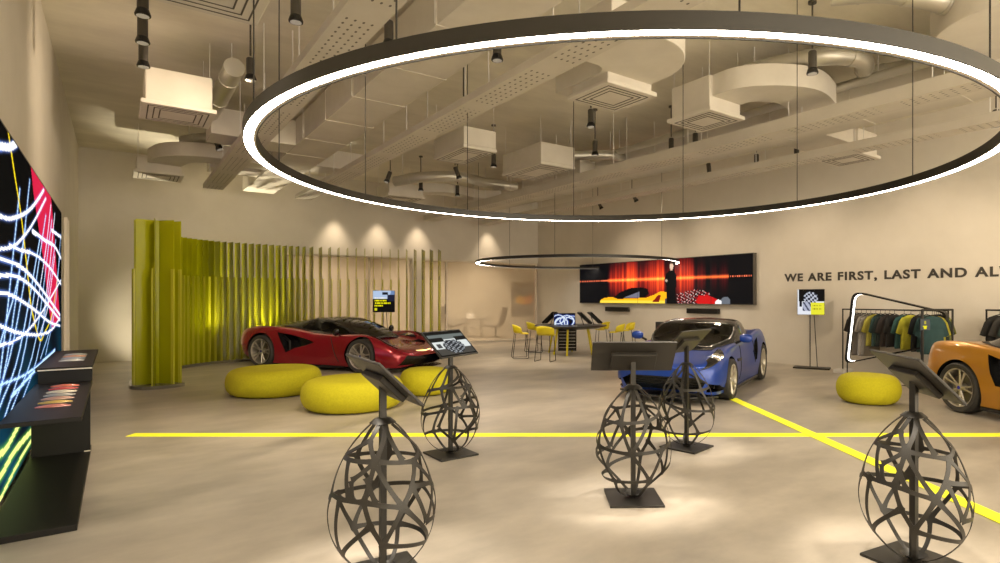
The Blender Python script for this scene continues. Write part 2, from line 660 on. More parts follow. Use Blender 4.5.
def cr(p, u):
    """catmull-rom through p at u in [0, len-1]"""
    n = len(p) - 1
    i = min(int(u), n - 1)
    t = u - i
    p1, p2 = p[i], p[i + 1]
    p0 = p[i - 1] if i else (2 * p1[0] - p2[0], 2 * p1[1] - p2[1])
    p3 = p[i + 2] if i + 2 <= n else (-p[n - 1][0], p[n - 1][1])
    return tuple(.5 * (2 * p1[k] + (p2[k] - p0[k]) * t + (2 * p0[k] - 5 * p1[k] + 4 * p2[k] - p3[k]) * t * t + (3 * p1[k] - p0[k] - 3 * p2[k] + p3[k]) * t ** 3) for k in (0, 1))


class Shell:
    """the lower body of a car: x forward, y left, z up"""

    def __init__(s, keys):
        s.k = sorted(keys)
        s.x0, s.x1 = s.k[0][0], s.k[-1][0]

    def pts(s, x):
        ws, zs, wm, zm, wh, zh, wi, zi, zc = keyed(s.k, x)
        return [(ws, zs), (wm, zm), (wh, zh), (wi, zi), (0, zc)]

    def at(s, x, u, side=1):
        y, z = cr(s.pts(x), u)
        return Vector((x, y * side, z))

    def nrm(s, x, u, side=1):
        e = .01
        a = s.at(min(x + e, s.x1), u, side) - s.at(max(x - e, s.x0), u, side)
        b = s.at(x, min(u + e, 4), side) - s.at(x, max(u - e, 0), side)
        n = a.cross(b).normalized()
        return n if n.dot(Vector((0, side, .6))) > 0 else -n

    def mesh(s, nx=90, sub=7):
        m = MB()
        rings = []
        for i in range(nx + 1):
            q = i / nx
            x = s.x0 + (s.x1 - s.x0) * (.5 - .5 * math.cos(PI * q)) if False else s.x0 + (s.x1 - s.x0) * q
            p = s.pts(x)
            half = [(0, p[0][1]), (p[0][0] * .93, p[0][1])] + [cr(p, k / sub) for k in range(4 * sub + 1)]
            full = half + [(-y, z) for y, z in reversed(half[1:-1])]
            rings.append([(x, y, z) for y, z in full])
        n = len(rings[0])
        vs = [v for r in rings for v in r]
        fs = []
        for i in range(nx):
            fs += [(i * n + k, i * n + (k + 1) % n, (i + 1) * n + (k + 1) % n, (i + 1) * n + k) for k in range(n)]
        fs += [tuple(range(n)), tuple(nx * n + k for k in reversed(range(n)))]
        return m.add(vs, fs)

    def patch(s, name, m, parent, xs, us, side=1, lift=.006, n=(10, 6), skew=0.):
        """a thin applied piece following the skin between xs and us"""
        vs, fs = [], []
        nx, nu = n
        for i in range(nx + 1):
            for j in range(nu + 1):
                u = us[0] + (us[1] - us[0]) * j / nu
                x = xs[0] + (xs[1] - xs[0]) * i / nx + skew * (j / nu - .5)
                vs.append(s.at(x, u, side) + s.nrm(x, u, side) * lift)
        w = nu + 1
        for i in range(nx):
            fs += [(i * w + j, i * w + j + 1, (i + 1) * w + j + 1, (i + 1) * w + j) for j in range(nu)]
        mb = MB().add(vs, fs)
        o = mb.build(name, m, parent, True)
        sd = o.modifiers.new('thick', 'SOLIDIFY')
        sd.thickness = .012
        sd.offset = 0
        return o

    def top(s, x, y):
        p = s.pts(x)
        best = p[4][1]
        for k in range(41):
            yy, z = cr(p, 2 + k / 20)
            if yy <= abs(y):
                return z if k else z
            best = z
        return best


def cut(body, cutters):
    """carve closed shapes out of the body; the carved faces take the second material"""
    for c in cutters:
        for p in c.data.polygons:
            p.material_index = 1
        b = body.modifiers.new('cut', 'BOOLEAN')
        b.operation = 'DIFFERENCE'
        b.solver = 'EXACT'
        b.object = c
    dg = bpy.context.evaluated_depsgraph_get()
    me = bpy.data.meshes.new_from_object(body.evaluated_get(dg))
    body.modifiers.clear()
    body.data = me
    for c in cutters:
        bpy.data.objects.remove(c)
    me.polygons.foreach_set('use_smooth', [True] * len(me.polygons))
    me.set_sharp_from_angle(angle=math.radians(32))


def wheel(parent, x, y, r, wdt, side, spokes, tint):
    """tyre with rim, spokes and brake disc as its pieces"""
    c = Vector((x, y * side, r))
    rr = r * .76
    w = wdt / 2
    tyre = MB().lathe([(rr, -w * .9), (r * .93, -w), (r * .99, -w * .8), (r, -w * .5), (r, w * .5), (r * .99, w * .8), (r * .93, w), (rr, w * .9), (rr * .985, w * .6), (rr * .985, -w * .6)], 56, axis='y', closed=True)
    t = tyre.build('wheel', M['rubber'], parent, True, angle=50)
    t.location = c
    f = side
    rim = MB().lathe([(rr * 1.0, w * .92 * f), (rr * .94, w * .86 * f), (rr * .90, w * .55 * f), (rr * .88, -w * .8 * f), (rr * .97, -w * .9 * f)], 48, axis='y')
    for k in range(spokes):
        q = 2 * PI * k / spokes
        for dq in (-.19, .19):
            p0 = Vector((math.cos(q + dq * .5) * .045, w * .62 * f, math.sin(q + dq * .5) * .045))
            p1 = Vector((math.cos(q + dq) * rr * .92, w * .80 * f, math.sin(q + dq) * rr * .92))
            d = p1 - p0
            rim.tube([p0, p0 + d * .5, p1], [.016, .0125, .015], 6)
    rim.lathe([(.001, w * .74 * f), (.05, w * .72 * f), (.062, w * .5 * f), (.06, 0)], 20, axis='y')
    ro = rim.build('rim', M['spoke'], t, True, angle=45)
    MB().lathe([(.06, w * .1 * f), (rr * .74, w * .1 * f), (rr * .74, -w * .05 * f), (.06, -w * .05 * f)], 36, axis='y', closed=True).build('brake_disc', M['disc'], t, True)
    MB().lathe([(.001, w * .79 * f), (.024, w * .77 * f), (.026, w * .68 * f)], 14, axis='y').build('hub_cap', mat('hub', tint, .3), t, True)
    return t


def greenhouse(root, keys, xw, xr, side_x, canopy, shell):
    keys = sorted(keys)
    x0, x1 = keys[0][0], keys[-1][0]
    nx, nb = 64, 16

    def prof(x):
        gb, zb, gt, zt, zc = keyed(keys, x)
        p = [(gb + .01, zb - .05), ((gb * .45 + gt * .55) + .035 * (zt - zb) / .35, zb + (zt - zb) * .52), (gt, zt), (gt * .5, zc - (zc - zt) * .22), (0, zc)]
        us = [2 * j / 9 for j in range(10)] + [2 + 2 * j / 7 for j in range(1, 8)]
        return [cr(p, u) for u in us]
    groups = {'canopy': [], 'windshield': [], 'side_window': [], 'side_window_far': [], 'rear_window': []}
    vs = []
    for i in range(nx + 1):
        x = x0 + (x1 - x0) * i / nx
        h = prof(x)
        full = h + [(-y, z) for y, z in reversed(h[:-1])]
        vs += [(x, y, z) for y, z in full]
    n = 2 * nb + 1
    for i in range(nx):
        x = x0 + (x1 - x0) * (i + .5) / nx
        for j in range(2 * nb):
            jj = j if j < nb else 2 * nb - 1 - j
            f = (i * n + j, i * n + j + 1, (i + 1) * n + j + 1, (i + 1) * n + j)
            g = 'canopy'
            if jj >= 9 and xw - .02 * (jj - 9) * 0 < x < x1 - .03:
                g = 'windshield'
            elif jj >= 10 and x0 + .05 < x < xr:
                g = 'rear_window'
            elif 2 <= jj < 8 and side_x[0] + .035 * (8 - jj) * 0 + (.03 * jj) < x < side_x[1] - .055 * jj + .1:
                g = 'side_window' if j < nb else 'side_window_far'
            groups[g].append(f)
    for g, fs in groups.items():
        used = sorted({i for f in fs for i in f})
        ix = {v: k for k, v in enumerate(used)}
        mb = MB().add([vs[i] for i in used], [tuple(ix[i] for i in f) for f in fs])
        o = mb.build(g.replace('_far', ''), canopy if g == 'canopy' else M['carglass'], root, True, angle=50)
        if g == 'canopy':
            sd = o.modifiers.new('thick', 'SOLIDIFY')
            sd.thickness = .02
            sd.offset = -1
    # cabin trim lying on the deck under the glass, seats
    vs, fs = [], []
    for i in range(31):
        x = x0 + .1 + (x1 - x0 - .16) * i / 30
        gb = keyed(keys, x)[0]
        for j in range(17):
            y = gb * .955 * (2 * j / 16 - 1)
            vs.append((x, y, shell.top(x, y) + .012))
    for i in range(30):
        fs += [(i * 17 + j, i * 17 + j + 1, (i + 1) * 17 + j + 1, (i + 1) * 17 + j) for j in range(16)]
    o = MB().add(vs, fs).build('cabin_trim', M['darkint'], root, True)
    sd = o.modifiers.new('thick', 'SOLIDIFY')
    sd.thickness = .01
    xm = (xw + xr) / 2 - .08
    zt = keyed(keys, xm)[3]
    for s in (-1, 1):
        b = MB()
        zb = shell.top(xm, .34)
        b.tube([(xm + .06, .34 * s, zb - .05), (xm - .02, .34 * s, zb + .12), (xm - .07, .34 * s, zb + .20)], [.19, .17, .10], 12)
        b.tube([(xm - .07, .34 * s, zb + .18), (xm - .10, .34 * s, min(zt - .06, zb + .26))], [.09, .07], 12)
        b.build('seat', M['darkint'], root, True)
    MB().lathe([(.155, -.012), (.17, 0), (.155, .012), (.14, 0)], 24, axis='y', closed=True).build('steering_wheel', M['darkint'], root, True, loc=(x1 - .62, .34, shell.top(x1 - .62, .34) + .07), rz=PI / 2)


def cutter(poly, axis, a, b):
    fn = {'y': lambda x, z, y: (x, y, z), 'x': lambda y, z, x: (x, y, z), 'z': lambda x, y, z: (x, y, z)}[axis]
    return MB().prism(poly, a, b, fn=fn).build('cutter', M['black'])


def arc_cut(x, z, r, side, y_in, y_out):
    return MB().cyl((x, y_in * side, z), (x, y_out * side, z), r, 48).build('cutter', M['black'])


def mirror_pair(root, paint, x, y, z, sc=1.):
    for s in (-1, 1):
        m = MB().lathe([(.001, -.085), (.05, -.08), (.075, -.03), (.072, .04), (.045, .08), (.001, .09)], 18, axis='y')
        for v in m.v:
            v.x *= .8 * sc
            v.y *= 1.2 * sc
        o = m.build('door_mirror', paint, root, True)
        o.location = (x, y * s, z)
        a = MB().tube([(-.01, -s * .17, -.09), (0, -s * .06, -.03), (0, 0, 0)], [.022, .018, .015], 8)
        a.build('mirror_arm', M['black'], o, True)


def hypercar(label, loc, rz, scale):
    root = thing('sports_car', label, 'car', loc, rz)
    root.scale = (scale,) * 3
    P = M['red']
    sh = Shell([(2.33, .42, .17, .50, .26, .46, .36, .26, .40, .415), (2.22, .72, .13, .80, .27, .74, .43, .42, .46, .465), (2.02, .84, .12, .92, .31, .84, .55, .48, .525, .52),
                (1.72, .89, .12, .98, .38, .85, .70, .50, .575, .565), (1.36, .91, .12, .99, .43, .83, .785, .52, .64, .635), (.98, .90, .12, .965, .42, .84, .77, .56, .705, .72),
                (.5, .88, .12, .90, .37, .86, .735, .62, .77, .80), (0, .89, .12, .90, .36, .87, .75, .63, .81, .84), (-.5, .92, .12, .95, .40, .885, .815, .64, .885, .90),
                (-.95, .95, .12, .985, .46, .91, .88, .63, .905, .92), (-1.36, .95, .14, 1.0, .50, .905, .905, .60, .885, .90), (-1.72, .92, .2, .98, .54, .88, .885, .58, .865, .875),
                (-2.0, .86, .3, .92, .56, .83, .82, .55, .81, .81), (-2.12, .78, .36, .84, .58, .76, .75, .5, .745, .745)])
    body = sh.mesh().build('body', [P, M['gloss']], None, True)
    cs = []
    for s in (1, -1):
        cs.append(arc_cut(1.36, .35, .40, s, .62, 1.3))
        cs.append(arc_cut(-1.36, .366, .418, s, .62, 1.3))
        q = [(-.90, .80), (-.50, .75), (-.05, .65), (.10, .60), (-.12, .53), (-.42, .46), (-.64, .36)]
        cs.append(cutter(q, 'y', .70 * s, 1.2 * s))
    cs.append(cutter([(-.80, .17), (.80, .17), (.62, .37), (.34, .335), (-.34, .335), (-.62, .37)], 'x', 1.98, 2.6))
    for s in (1, -1):
        cs.append(cutter([(1.62, .42 * s), (1.95, .50 * s), (1.90, .62 * s), (1.70, .62 * s)][::s], 'z', .40, .9))
    cut(body, cs)
    body.parent = root
    for s in (1, -1):
        wheel(root, 1.36, .855, .35, .26, s, 5, (.02, .03, .2))
        wheel(root, -1.36, .85, .366, .31, s, 5, (.02, .03, .2))
        sh.patch('headlight', M['gloss'], root, (1.55, 2.04), (2.12, 2.36), s, .006, skew=.16)
        # sill skirt and intake vane
        MB().prism([(-.95, .925), (.93, .91), (.93, .80), (-.95, .80)][::s], .075, .125, fn=lambda x, y, z: (x, y * s, z)).build('side_skirt', M['gloss'], root, bevel=.01)
        MB().tube([(-.86, .80 * s, .70), (-.66, .83 * s, .60), (-.62, .86 * s, .42)], [.035, .03, .02], 8).build('intake_vane', M['black'], root, True)
        sh.patch('door_seam', M['black'], root, (.64, .655), (.35, 1.95), s, .001, n=(1, 20), skew=-.25)
    greenhouse(root, [(1.28, .56, .64, .30, .665, .69), (.95, .69, .715, .54, .81, .845), (.55, .76, .765, .57, .97, 1.015), (.12, .79, .79, .56, 1.075, 1.12), (-.35, .78, .83, .51, 1.065, 1.11),
                      (-.8, .70, .87, .40, 1.01, 1.06), (-1.3, .56, .90, .30, .945, .985), (-1.85, .40, .86, .18, .87, .885)], .36, -.60, (-.50, .95), M['gloss'], sh)
    MB().prism([(1.95, -.82), (2.40, -.50), (2.44, 0), (2.40, .50), (1.95, .82), (1.9, .6), (1.9, -.6)], .075, .10).build('front_splitter', M['gloss'], root, bevel=.006)
    for s in (-1, 1):
        MB().tube([(2.31, 0, .43), (2.27, .22 * s, .435), (2.20, .40 * s, .44), (2.23, .45 * s, .40)], .014, 6).build('nose_line', mat('nose_light', (.9, .7, .2), .4, emit=(1, .70, .25), es=1.6), root, True)
    MB().tube([(2.10, 0, .482), (2.2, 0, .468), (2.31, 0, .43)], .009, 6).build('nose_line', M['yellowplast'], root, True)
    mirror_pair(root, M['gloss'], .72, .93, .83, .7)
    return root


def coupe(label, loc, rz, paint, cap):
    root = thing('sports_coupe', label, 'car', loc, rz)
    sh = Shell([(2.17, .36, .24, .42, .36, .38, .50, .22, .54, .55), (2.08, .62, .18, .68, .36, .62, .56, .38, .585, .595), (1.9, .76, .15, .82, .38, .74, .63, .45, .625, .63),
                (1.62, .81, .15, .875, .43, .78, .735, .49, .675, .67), (1.29, .83, .15, .905, .46, .775, .80, .51, .73, .72), (.85, .82, .15, .875, .43, .785, .81, .55, .79, .79),
                (.4, .80, .15, .845, .41, .80, .81, .60, .83, .85), (-.1, .80, .15, .845, .41, .805, .83, .62, .86, .885), (-.6, .83, .15, .885, .46, .83, .885, .62, .905, .93),
                (-1.0, .86, .15, .915, .49, .84, .935, .60, .95, .965), (-1.29, .87, .17, .925, .51, .83, .955, .58, .965, .975), (-1.7, .84, .22, .90, .53, .79, .94, .55, .955, .96),
                (-1.98, .72, .30, .79, .57, .70, .90, .48, .92, .925), (-2.1, .56, .38, .62, .60, .56, .84, .40, .86, .86)])
    body = sh.mesh().build('body', [paint, M['gloss']], None, True)
    cs = []
    for s in (1, -1):
        cs.append(arc_cut(1.2875, .32, .362, s, .56, 1.3))
        cs.append(arc_cut(-1.2875, .35, .392, s, .56, 1.3))
        cs.append(cutter([(-.82, .86), (-.60, .80), (-.45, .62), (-.55, .45), (-.68, .46), (-.76, .62)], 'y', .74 * s, 1.2 * s))
    cs.append(cutter([(-.58, .22), (.58, .22), (.66, .34), (.5, .415), (-.5, .415), (-.66, .34)], 'x', 1.86, 2.6))
    for s in (1, -1):
        cs.append(cutter([(.66 * s, .20), (.84 * s, .20), (.82 * s, .30), (.70 * s, .33)][::s], 'x', 1.62, 2.6))
    cut(body, cs)
    body.parent = root
    g = MB()
    for z in (.25, .29, .33, .37):
        g.box((1.90, 0, z), (.012, 1.14, .008))
    g.build('grille', M['black'], root)
    for s in (1, -1):
        wheel(root, 1.2875, .785, .32, .23, s, 5, cap)
        wheel(root, -1.2875, .775, .35, .275, s, 5, cap)
        sh.patch('headlight', M['gloss'], root, (1.48, 2.0), (1.86, 2.5), s, .008, n=(14, 8), skew=-.22)
        for (x, u, r) in ((1.78, 2.10, .07), (1.70, 1.93, .04)):
            p = sh.at(x, u, s) + sh.nrm(x, u, s) * .012
            nn = (sh.nrm(x, u, s) + Vector((.9, 0, 0))).normalized()
            MB().tube([p - nn * .03, p + nn * .018, p + nn * .028], [r, r, r * .6], 18).build('head_lamp', M['chrome'], root, True)
        sh.patch('door_seam', M['black'], root, (.52, .532), (.35, 1.95), s, .001, n=(1, 20), skew=-.1)
        sh.patch('door_seam', M['black'], root, (-.52, -.508), (.9, 1.95), s, .001, n=(1, 20), skew=.1)
        sh.patch('wing_vent', M['black'], root, (.45, .84), (1.32, 1.42), s, .003, n=(8, 3))
        MB().box((-2.08, .58 * s, .68), (.03, .17, .13)).build('tail_light', mat('tail_lens', (.4, .01, .01), .2), root, bevel=.05)
        MB().prism([(-.95, .87), (.93, .845), (.93, .72), (-.95, .72)][::s], .10, .155, fn=lambda x, y, z: (x, y * s, z)).build('side_skirt', M['gloss'], root, bevel=.01)
    MB().prism([(1.86, -.80), (2.20, -.46), (2.25, 0), (2.20, .46), (1.86, .80), (1.8, .6), (1.8, -.6)], .10, .13).build('front_splitter', M['gloss'], root, bevel=.006)
    greenhouse(root, [(1.0, .60, .775, .36, .785, .805), (.62, .75, .81, .66, .925, .955), (.18, .78, .835, .655, 1.13, 1.165), (-.2, .775, .85, .62, 1.185, 1.225), (-.6, .745, .89, .56, 1.165, 1.215),
                      (-1.0, .66, .94, .42, 1.09, 1.14), (-1.3, .50, .965, .28, 1.005, 1.03), (-1.5, .36, .96, .16, .968, .978)], .20, -.85, (-.62, .62), M['gloss'], sh)
    sh.patch('hood_vent', M['gloss'], root, (.98, 1.18), (3.0, 3.95), 1, .004)
    sh.patch('hood_vent', M['gloss'], root, (.98, 1.18), (3.0, 3.95), -1, .004)
    wl = [(.98, .1 * k - .3) for k in range(7)]
    MB().tube([Vector((.96, y, sh.top(.96, y) + .05)) for _, y in wl], .008, 6).build('wiper', M['black'], root, True)
    mirror_pair(root, paint, .66, .96, .93)
    return root


hypercar('low red sports car in front of the yellow fin screen', (-5.12, 13.80, 0), math.radians(-21.3), 1.03)
coupe('blue sports coupe facing the room under the long red picture', (2.65, 10.73, 0), math.radians(-119.3), M['blue'], (.5, .5, .5))
coupe('orange sports coupe cut off at the edge, before the clothes rails', (6.64, 6.95, 0), math.radians(-83.6), M['orange'], (.02, .03, .5))


# ------------------------------------------------------------------ fin screen
def fin_screen():
    t = thing('fin_screen', 'curved screen of upright translucent yellow fins behind the red car', 'screen wall', (-8.0, 13.0, 0))
    base = Vector((-8.0, 13.0, 0))
    ctl = [(-7.02, 10.66), (-7.08, 10.42), (-7.32, 10.42), (-7.86, 11.20), (-8.50, 12.35), (-8.72, 13.3), (-8.50, 14.25), (-7.85, 15.05), (-6.85, 15.95), (-5.6, 16.6), (-4.4, 16.95), (-3.25, 17.05)]
    path = [Vector((p[0], p[1], 0)) - base for p in catmull([Vector((x, y, 0)) for x, y in ctl], 12)]
    fine = along(path, .165)[:44]
    rest = [f for f in along(path, .235) if (f[0] - path[-1]).length < (fine[-1][0] - path[-1]).length - .1 and f[0].x > fine[-1][0].x]
    for i, (p, d) in enumerate(fine + rest):
        rz = math.atan2(d.y, d.x) + PI / 2
        nrm = Vector((-d.y, d.x, 0))
        MB().box(p + Vector((0, 0, 1.53)), (.36 if i < len(fine) else .56, .012, 2.94), rz).build('fin', M['fin'], t)
        q = p + nrm * (.185 if i < 16 else -.185 if i < len(fine) else -.285) + d * .03
        MB().box(q + Vector((0, 0, 1.09)), (.055, .03, 2.06), rz).build('short_fin', M['finlow'], t)
    b = MB()
    w = .26
    vs, fs = [], []
    for i, p in enumerate(path):
        d = (path[min(i + 1, len(path) - 1)] - path[max(i - 1, 0)]).normalized()
        nrm = Vector((-d.y, d.x, 0))
        for (k, z) in ((-w, 0), (w, 0), (w, .06), (-w, .06)):
            vs.append(p + nrm * k + Vector((0, 0, z)))
    for i in range(len(path) - 1):
        fs += [(i * 4 + e, i * 4 + (e + 1) % 4, i * 4 + 4 + (e + 1) % 4, i * 4 + 4 + e) for e in range(4)]
    n = (len(path) - 1) * 4
    fs += [(3, 2, 1, 0), (n, n + 1, n + 2, n + 3)]
    b.add(vs, fs).build('base_strip', M['clear'], t)


fin_screen()

# ------------------------------------------------------------------ LED wall on the left, its console and colour samples
A0, A1, LZ0, LZ1 = 4.6, 12.15, .05, 2.95
WHITE = [([(6.05, 2.75), (6.57, 2.85), (7.05, 2.99)], .05), ([(6.05, 2.22), (6.68, 2.27), (7.78, 2.46), (8.69, 2.7), (9.36, 2.91)], .03), ([(6.05, 1.97), (6.68, 2.03), (7.32, 2.15), (8.3, 2.41), (9.61, 2.84)], .024),
         ([(6.57, 2.04), (7.19, 2.04), (8.49, 2.07), (10.14, 2.0), (12.02, 1.82)], .03), ([(8.21, 2.3), (9.48, 2.31), (10.91, 2.33), (12.02, 2.23)], .04), ([(5, 1.9), (6.05, 1.9), (7.19, 1.89), (8.4, 1.79), (10.14, 1.57), (11.82, 1.34)], .033),
         ([(5, 1.74), (6.05, 1.77), (6.99, 1.79), (8.21, 1.71), (9.87, 1.51), (11.82, 1.26)], .03), ([(5, 1.62), (6.05, 1.64), (6.86, 1.61), (8.4, 1.47), (10.14, 1.28), (11.82, 1.17)], .028), ([(6.05, 1.39), (7.19, 1.28), (8.9, 1.18), (10.44, 1.17), (11.82, 1.29)], .026),
         ([(6.05, 1.24), (6.86, 1.23), (7.95, 1.29), (9.48, 1.48), (12.02, 1.88)], .022), ([(10.44, 2.52), (12.02, 2.56)], .04), ([(5, 2.6), (5.6, 2.66), (6.05, 2.75)], .05),
         ([(8.9, 1.18), (9.9, 1.5), (10.9, 2.2)], .012), ([(9.36, 1.4), (10.1, 2.0), (10.9, 2.8)], .014), ([(8.3, 1.3), (9.6, 2.2), (10.3, 2.85)], .012)]
BLUEL = [([(6.05, .9), (6.8, 1.24), (7.95, 2.09)], .013), ([(6.05, .77), (7.19, 1.13), (8.9, 2.27)], .016), ([(6.25, .64), (7.62, 1.14), (9.61, 2.63)], .014), ([(6.68, .66), (8.49, 1.14), (10.44, 2.66)], .012),
         ([(7.32, .63), (8.9, 1.06), (11.08, 2.44)], .012), ([(6.05, 1.24), (7.19, 1.86), (7.95, 2.8)], .012), ([(6.05, .94), (7.95, .85), (10.91, .86)], .018), ([(6.68, .77), (8.3, .81), (10.91, .86)], .03), ([(5.2, .5), (6.05, 1.0), (7.2, 2.6)], .012),
         ([(5, .3), (6.4, 1.1), (7.6, 2.3)], .012), ([(9, .9), (10.4, 1.3), (11.9, 2.3)], .010), ([(9.6, .9), (11, 1.5), (12, 2.6)], .010)]
LIME = [([(5.2, .3), (6.05, .24), (6.92, .27), (8.69, .19)], .03), ([(5.2, .06), (6.05, .07), (7.19, .12), (8.9, .12)], .02), ([(5, .62), (6.2, .40), (7.4, .46), (8.6, .38)], .028)]
YEL = [([(6.4, 3.02), (6.51, 2.94), (6.86, 2.67), (7.32, 2.33), (7.78, 1.83), (8.12, 1.48), (8.9, 1.12), (9.48, 1.18), (10.44, 1.37), (11.4, 1.9)], .018)]
REDP = [(8.03, 2.97), (8.9, 3.0), (10.29, 2.98), (10.7, 2.61), (11.82, 1.26), (10.44, 1.19), (9.87, 1.57), (9.36, 2.04), (8.9, 2.32), (8.3, 2.7)]


def dist(x, y, pts, k=.30):
    best = 9
    for (x0, y0), (x1, y1) in zip(pts, pts[1:]):
        ax, ay, bx, by = x0 * k, y0, x1 * k, y1
        px, py = x * k, y
        L = (bx - ax) ** 2 + (by - ay) ** 2
        t = max(0, min(1, ((px - ax) * (bx - ax) + (py - ay) * (by - ay)) / L))
        best = min(best, math.hypot(ax + (bx - ax) * t - px, ay + (by - ay) * t - py))
    return best


def smooth(pl):
    return [tuple(p)[:2] for p in catmull([Vector((x, y, 0)) for x, y in pl], 5)]


WHITE, BLUEL, LIME, YEL = [[(smooth(p), w) for p, w in L] for L in (WHITE, BLUEL, LIME, YEL)]


def trails(u, v):
    a, z = A0 + u * (A1 - A0), LZ0 + v * (LZ1 - LZ0)
    c = [.012, .016, .022]
    if z < 1.9:
        q = (1.9 - z) / 1.9 * (.6 + .4 * math.sin(a * 3 + z * 4))
        c = [.02 + .03 * q, .04 + .24 * q, .07 + .30 * q]
    if inpoly(a, z, REDP):
        c = [.80, .12, .26]
    for L, col, soft in ((LIME, (.93, .97, .55), .06), (BLUEL, (.75, .90, 1.), .035), (YEL, (.95, .85, .10), .02), (WHITE, (1, 1, 1), .035)):
        for pl, w in L:
            d = dist(a, z, pl)
            w *= .55 if L is not LIME else 1.0
            if d < w:
                c = list(col)
            elif d < w + soft:
                f = (1 - (d - w) / soft) ** 2 * .7
                g = (.45, .6, 1.) if L is not LIME else (.5, .8, .3)
                if L is YEL:
                    g = (.8, .6, 0)
                c = [c[i] * (1 - f) + max(c[i], g[i]) * f for i in range(3)]
    return c


root = thing('led_wall', 'huge LED wall of white light trails and a red streak on the left', 'screen', R(BL, (A0 + A1) / 2), YAW)
MB().span(0, .045, (A0 - A1) / 2 - .01, (A1 - A0) / 2 + .01, LZ0 - .02, LZ1 + .02).build('cabinet', M['black'], root)
picture('display', A1 - A0, LZ1 - LZ0, 250, 210, trails, M['bigscreen'], root, (.048, 0, LZ0), (0, 0, PI / 2))

root = thing('display_console', 'black stepped console shelf standing before the LED wall', 'console', R(BL + .07, 7.6), YAW)
k = MB().span(0, .47, -2.42, .3, 0, .045).build('base_plate', M['black'], root, bevel=.004)
k = MB().span(.02, .47, -.02, .02, .045, .655).build('riser', M['black'], root, bevel=.003)
MB().span(.42, .472, -.032, -.021, .045, .055).build('trim_strip', M['lip'], k)
k = MB().span(0, .47, -1.84, .62, .655, .69).build('lower_shelf', M['black'], root, bevel=.004)
k = MB().span(.02, .47, .58, .62, .69, .825).build('upper_riser', M['black'], root, bevel=.003)
k = MB().span(0, .47, .55, 3.1, .825, .86).build('upper_shelf', M['black'], root, bevel=.004)
MB().span(.02, .47, .543, .549, .83, .842).build('trim_strip', M['lip'], k)
SW = [('coral', (.55, .14, .09), 'orange'), ('rose red', (.45, .06, .06), 'rose'), ('cream', (.62, .56, .44), ''), ('grey', (.34, .33, .31), ''), ('pink', (.50, .30, .24), ''), ('yellow ochre', (.55, .38, .10), ''), ('salmon', (.55, .20, .17), '')]
def sample(label, b, a, z, col):
    vs, fs = [], []
    n = 14
    m = MB()
    rings = []
    for i in range(n + 1):
        q = i / n
        w = .024 * math.sin(PI * min(1, q * .93 + .05)) ** .6
        h = .020 * math.sin(PI * min(1, q * .9 + .05)) ** .8 + .004
        x = (q - .5) * .23
        rings.append([(x, w * math.cos(s), h * math.sin(s)) for s in [PI * k / 8 for k in range(9)]])
    for r in rings:
        vs += r
    for i in range(n):
        fs += [(i * 9 + k, i * 9 + (k + 1) % 9, (i + 1) * 9 + (k + 1) % 9, (i + 1) * 9 + k) for k in range(9)]
    fs += [tuple(range(9)), tuple(reversed(range(n * 9, n * 9 + 9)))]
    o = m.add(vs, fs).build('paint_sample', mat('sample_paint', col, .25, .2, .6), None, True, loc=R(b, a, z), rz=YAW)
    return tag(o, label, 'paint sample', 'paint samples on the console')


for i, (nm, col, _) in enumerate(reversed(SW)):
    sample('slim %s paint sample in the row on the lower console shelf' % nm, BL + .33, 6.42 + i * .235, .69, col)
for i, (nm, col) in enumerate((('silver', (.5, .5, .5)), ('blue grey', (.32, .36, .42)), ('peach', (.62, .34, .24)), ('pale green grey', (.42, .46, .42)))):
    sample('slim %s paint sample in the short row on the upper console shelf' % nm, BL + .33, 8.9 + i * .30, .86, col)


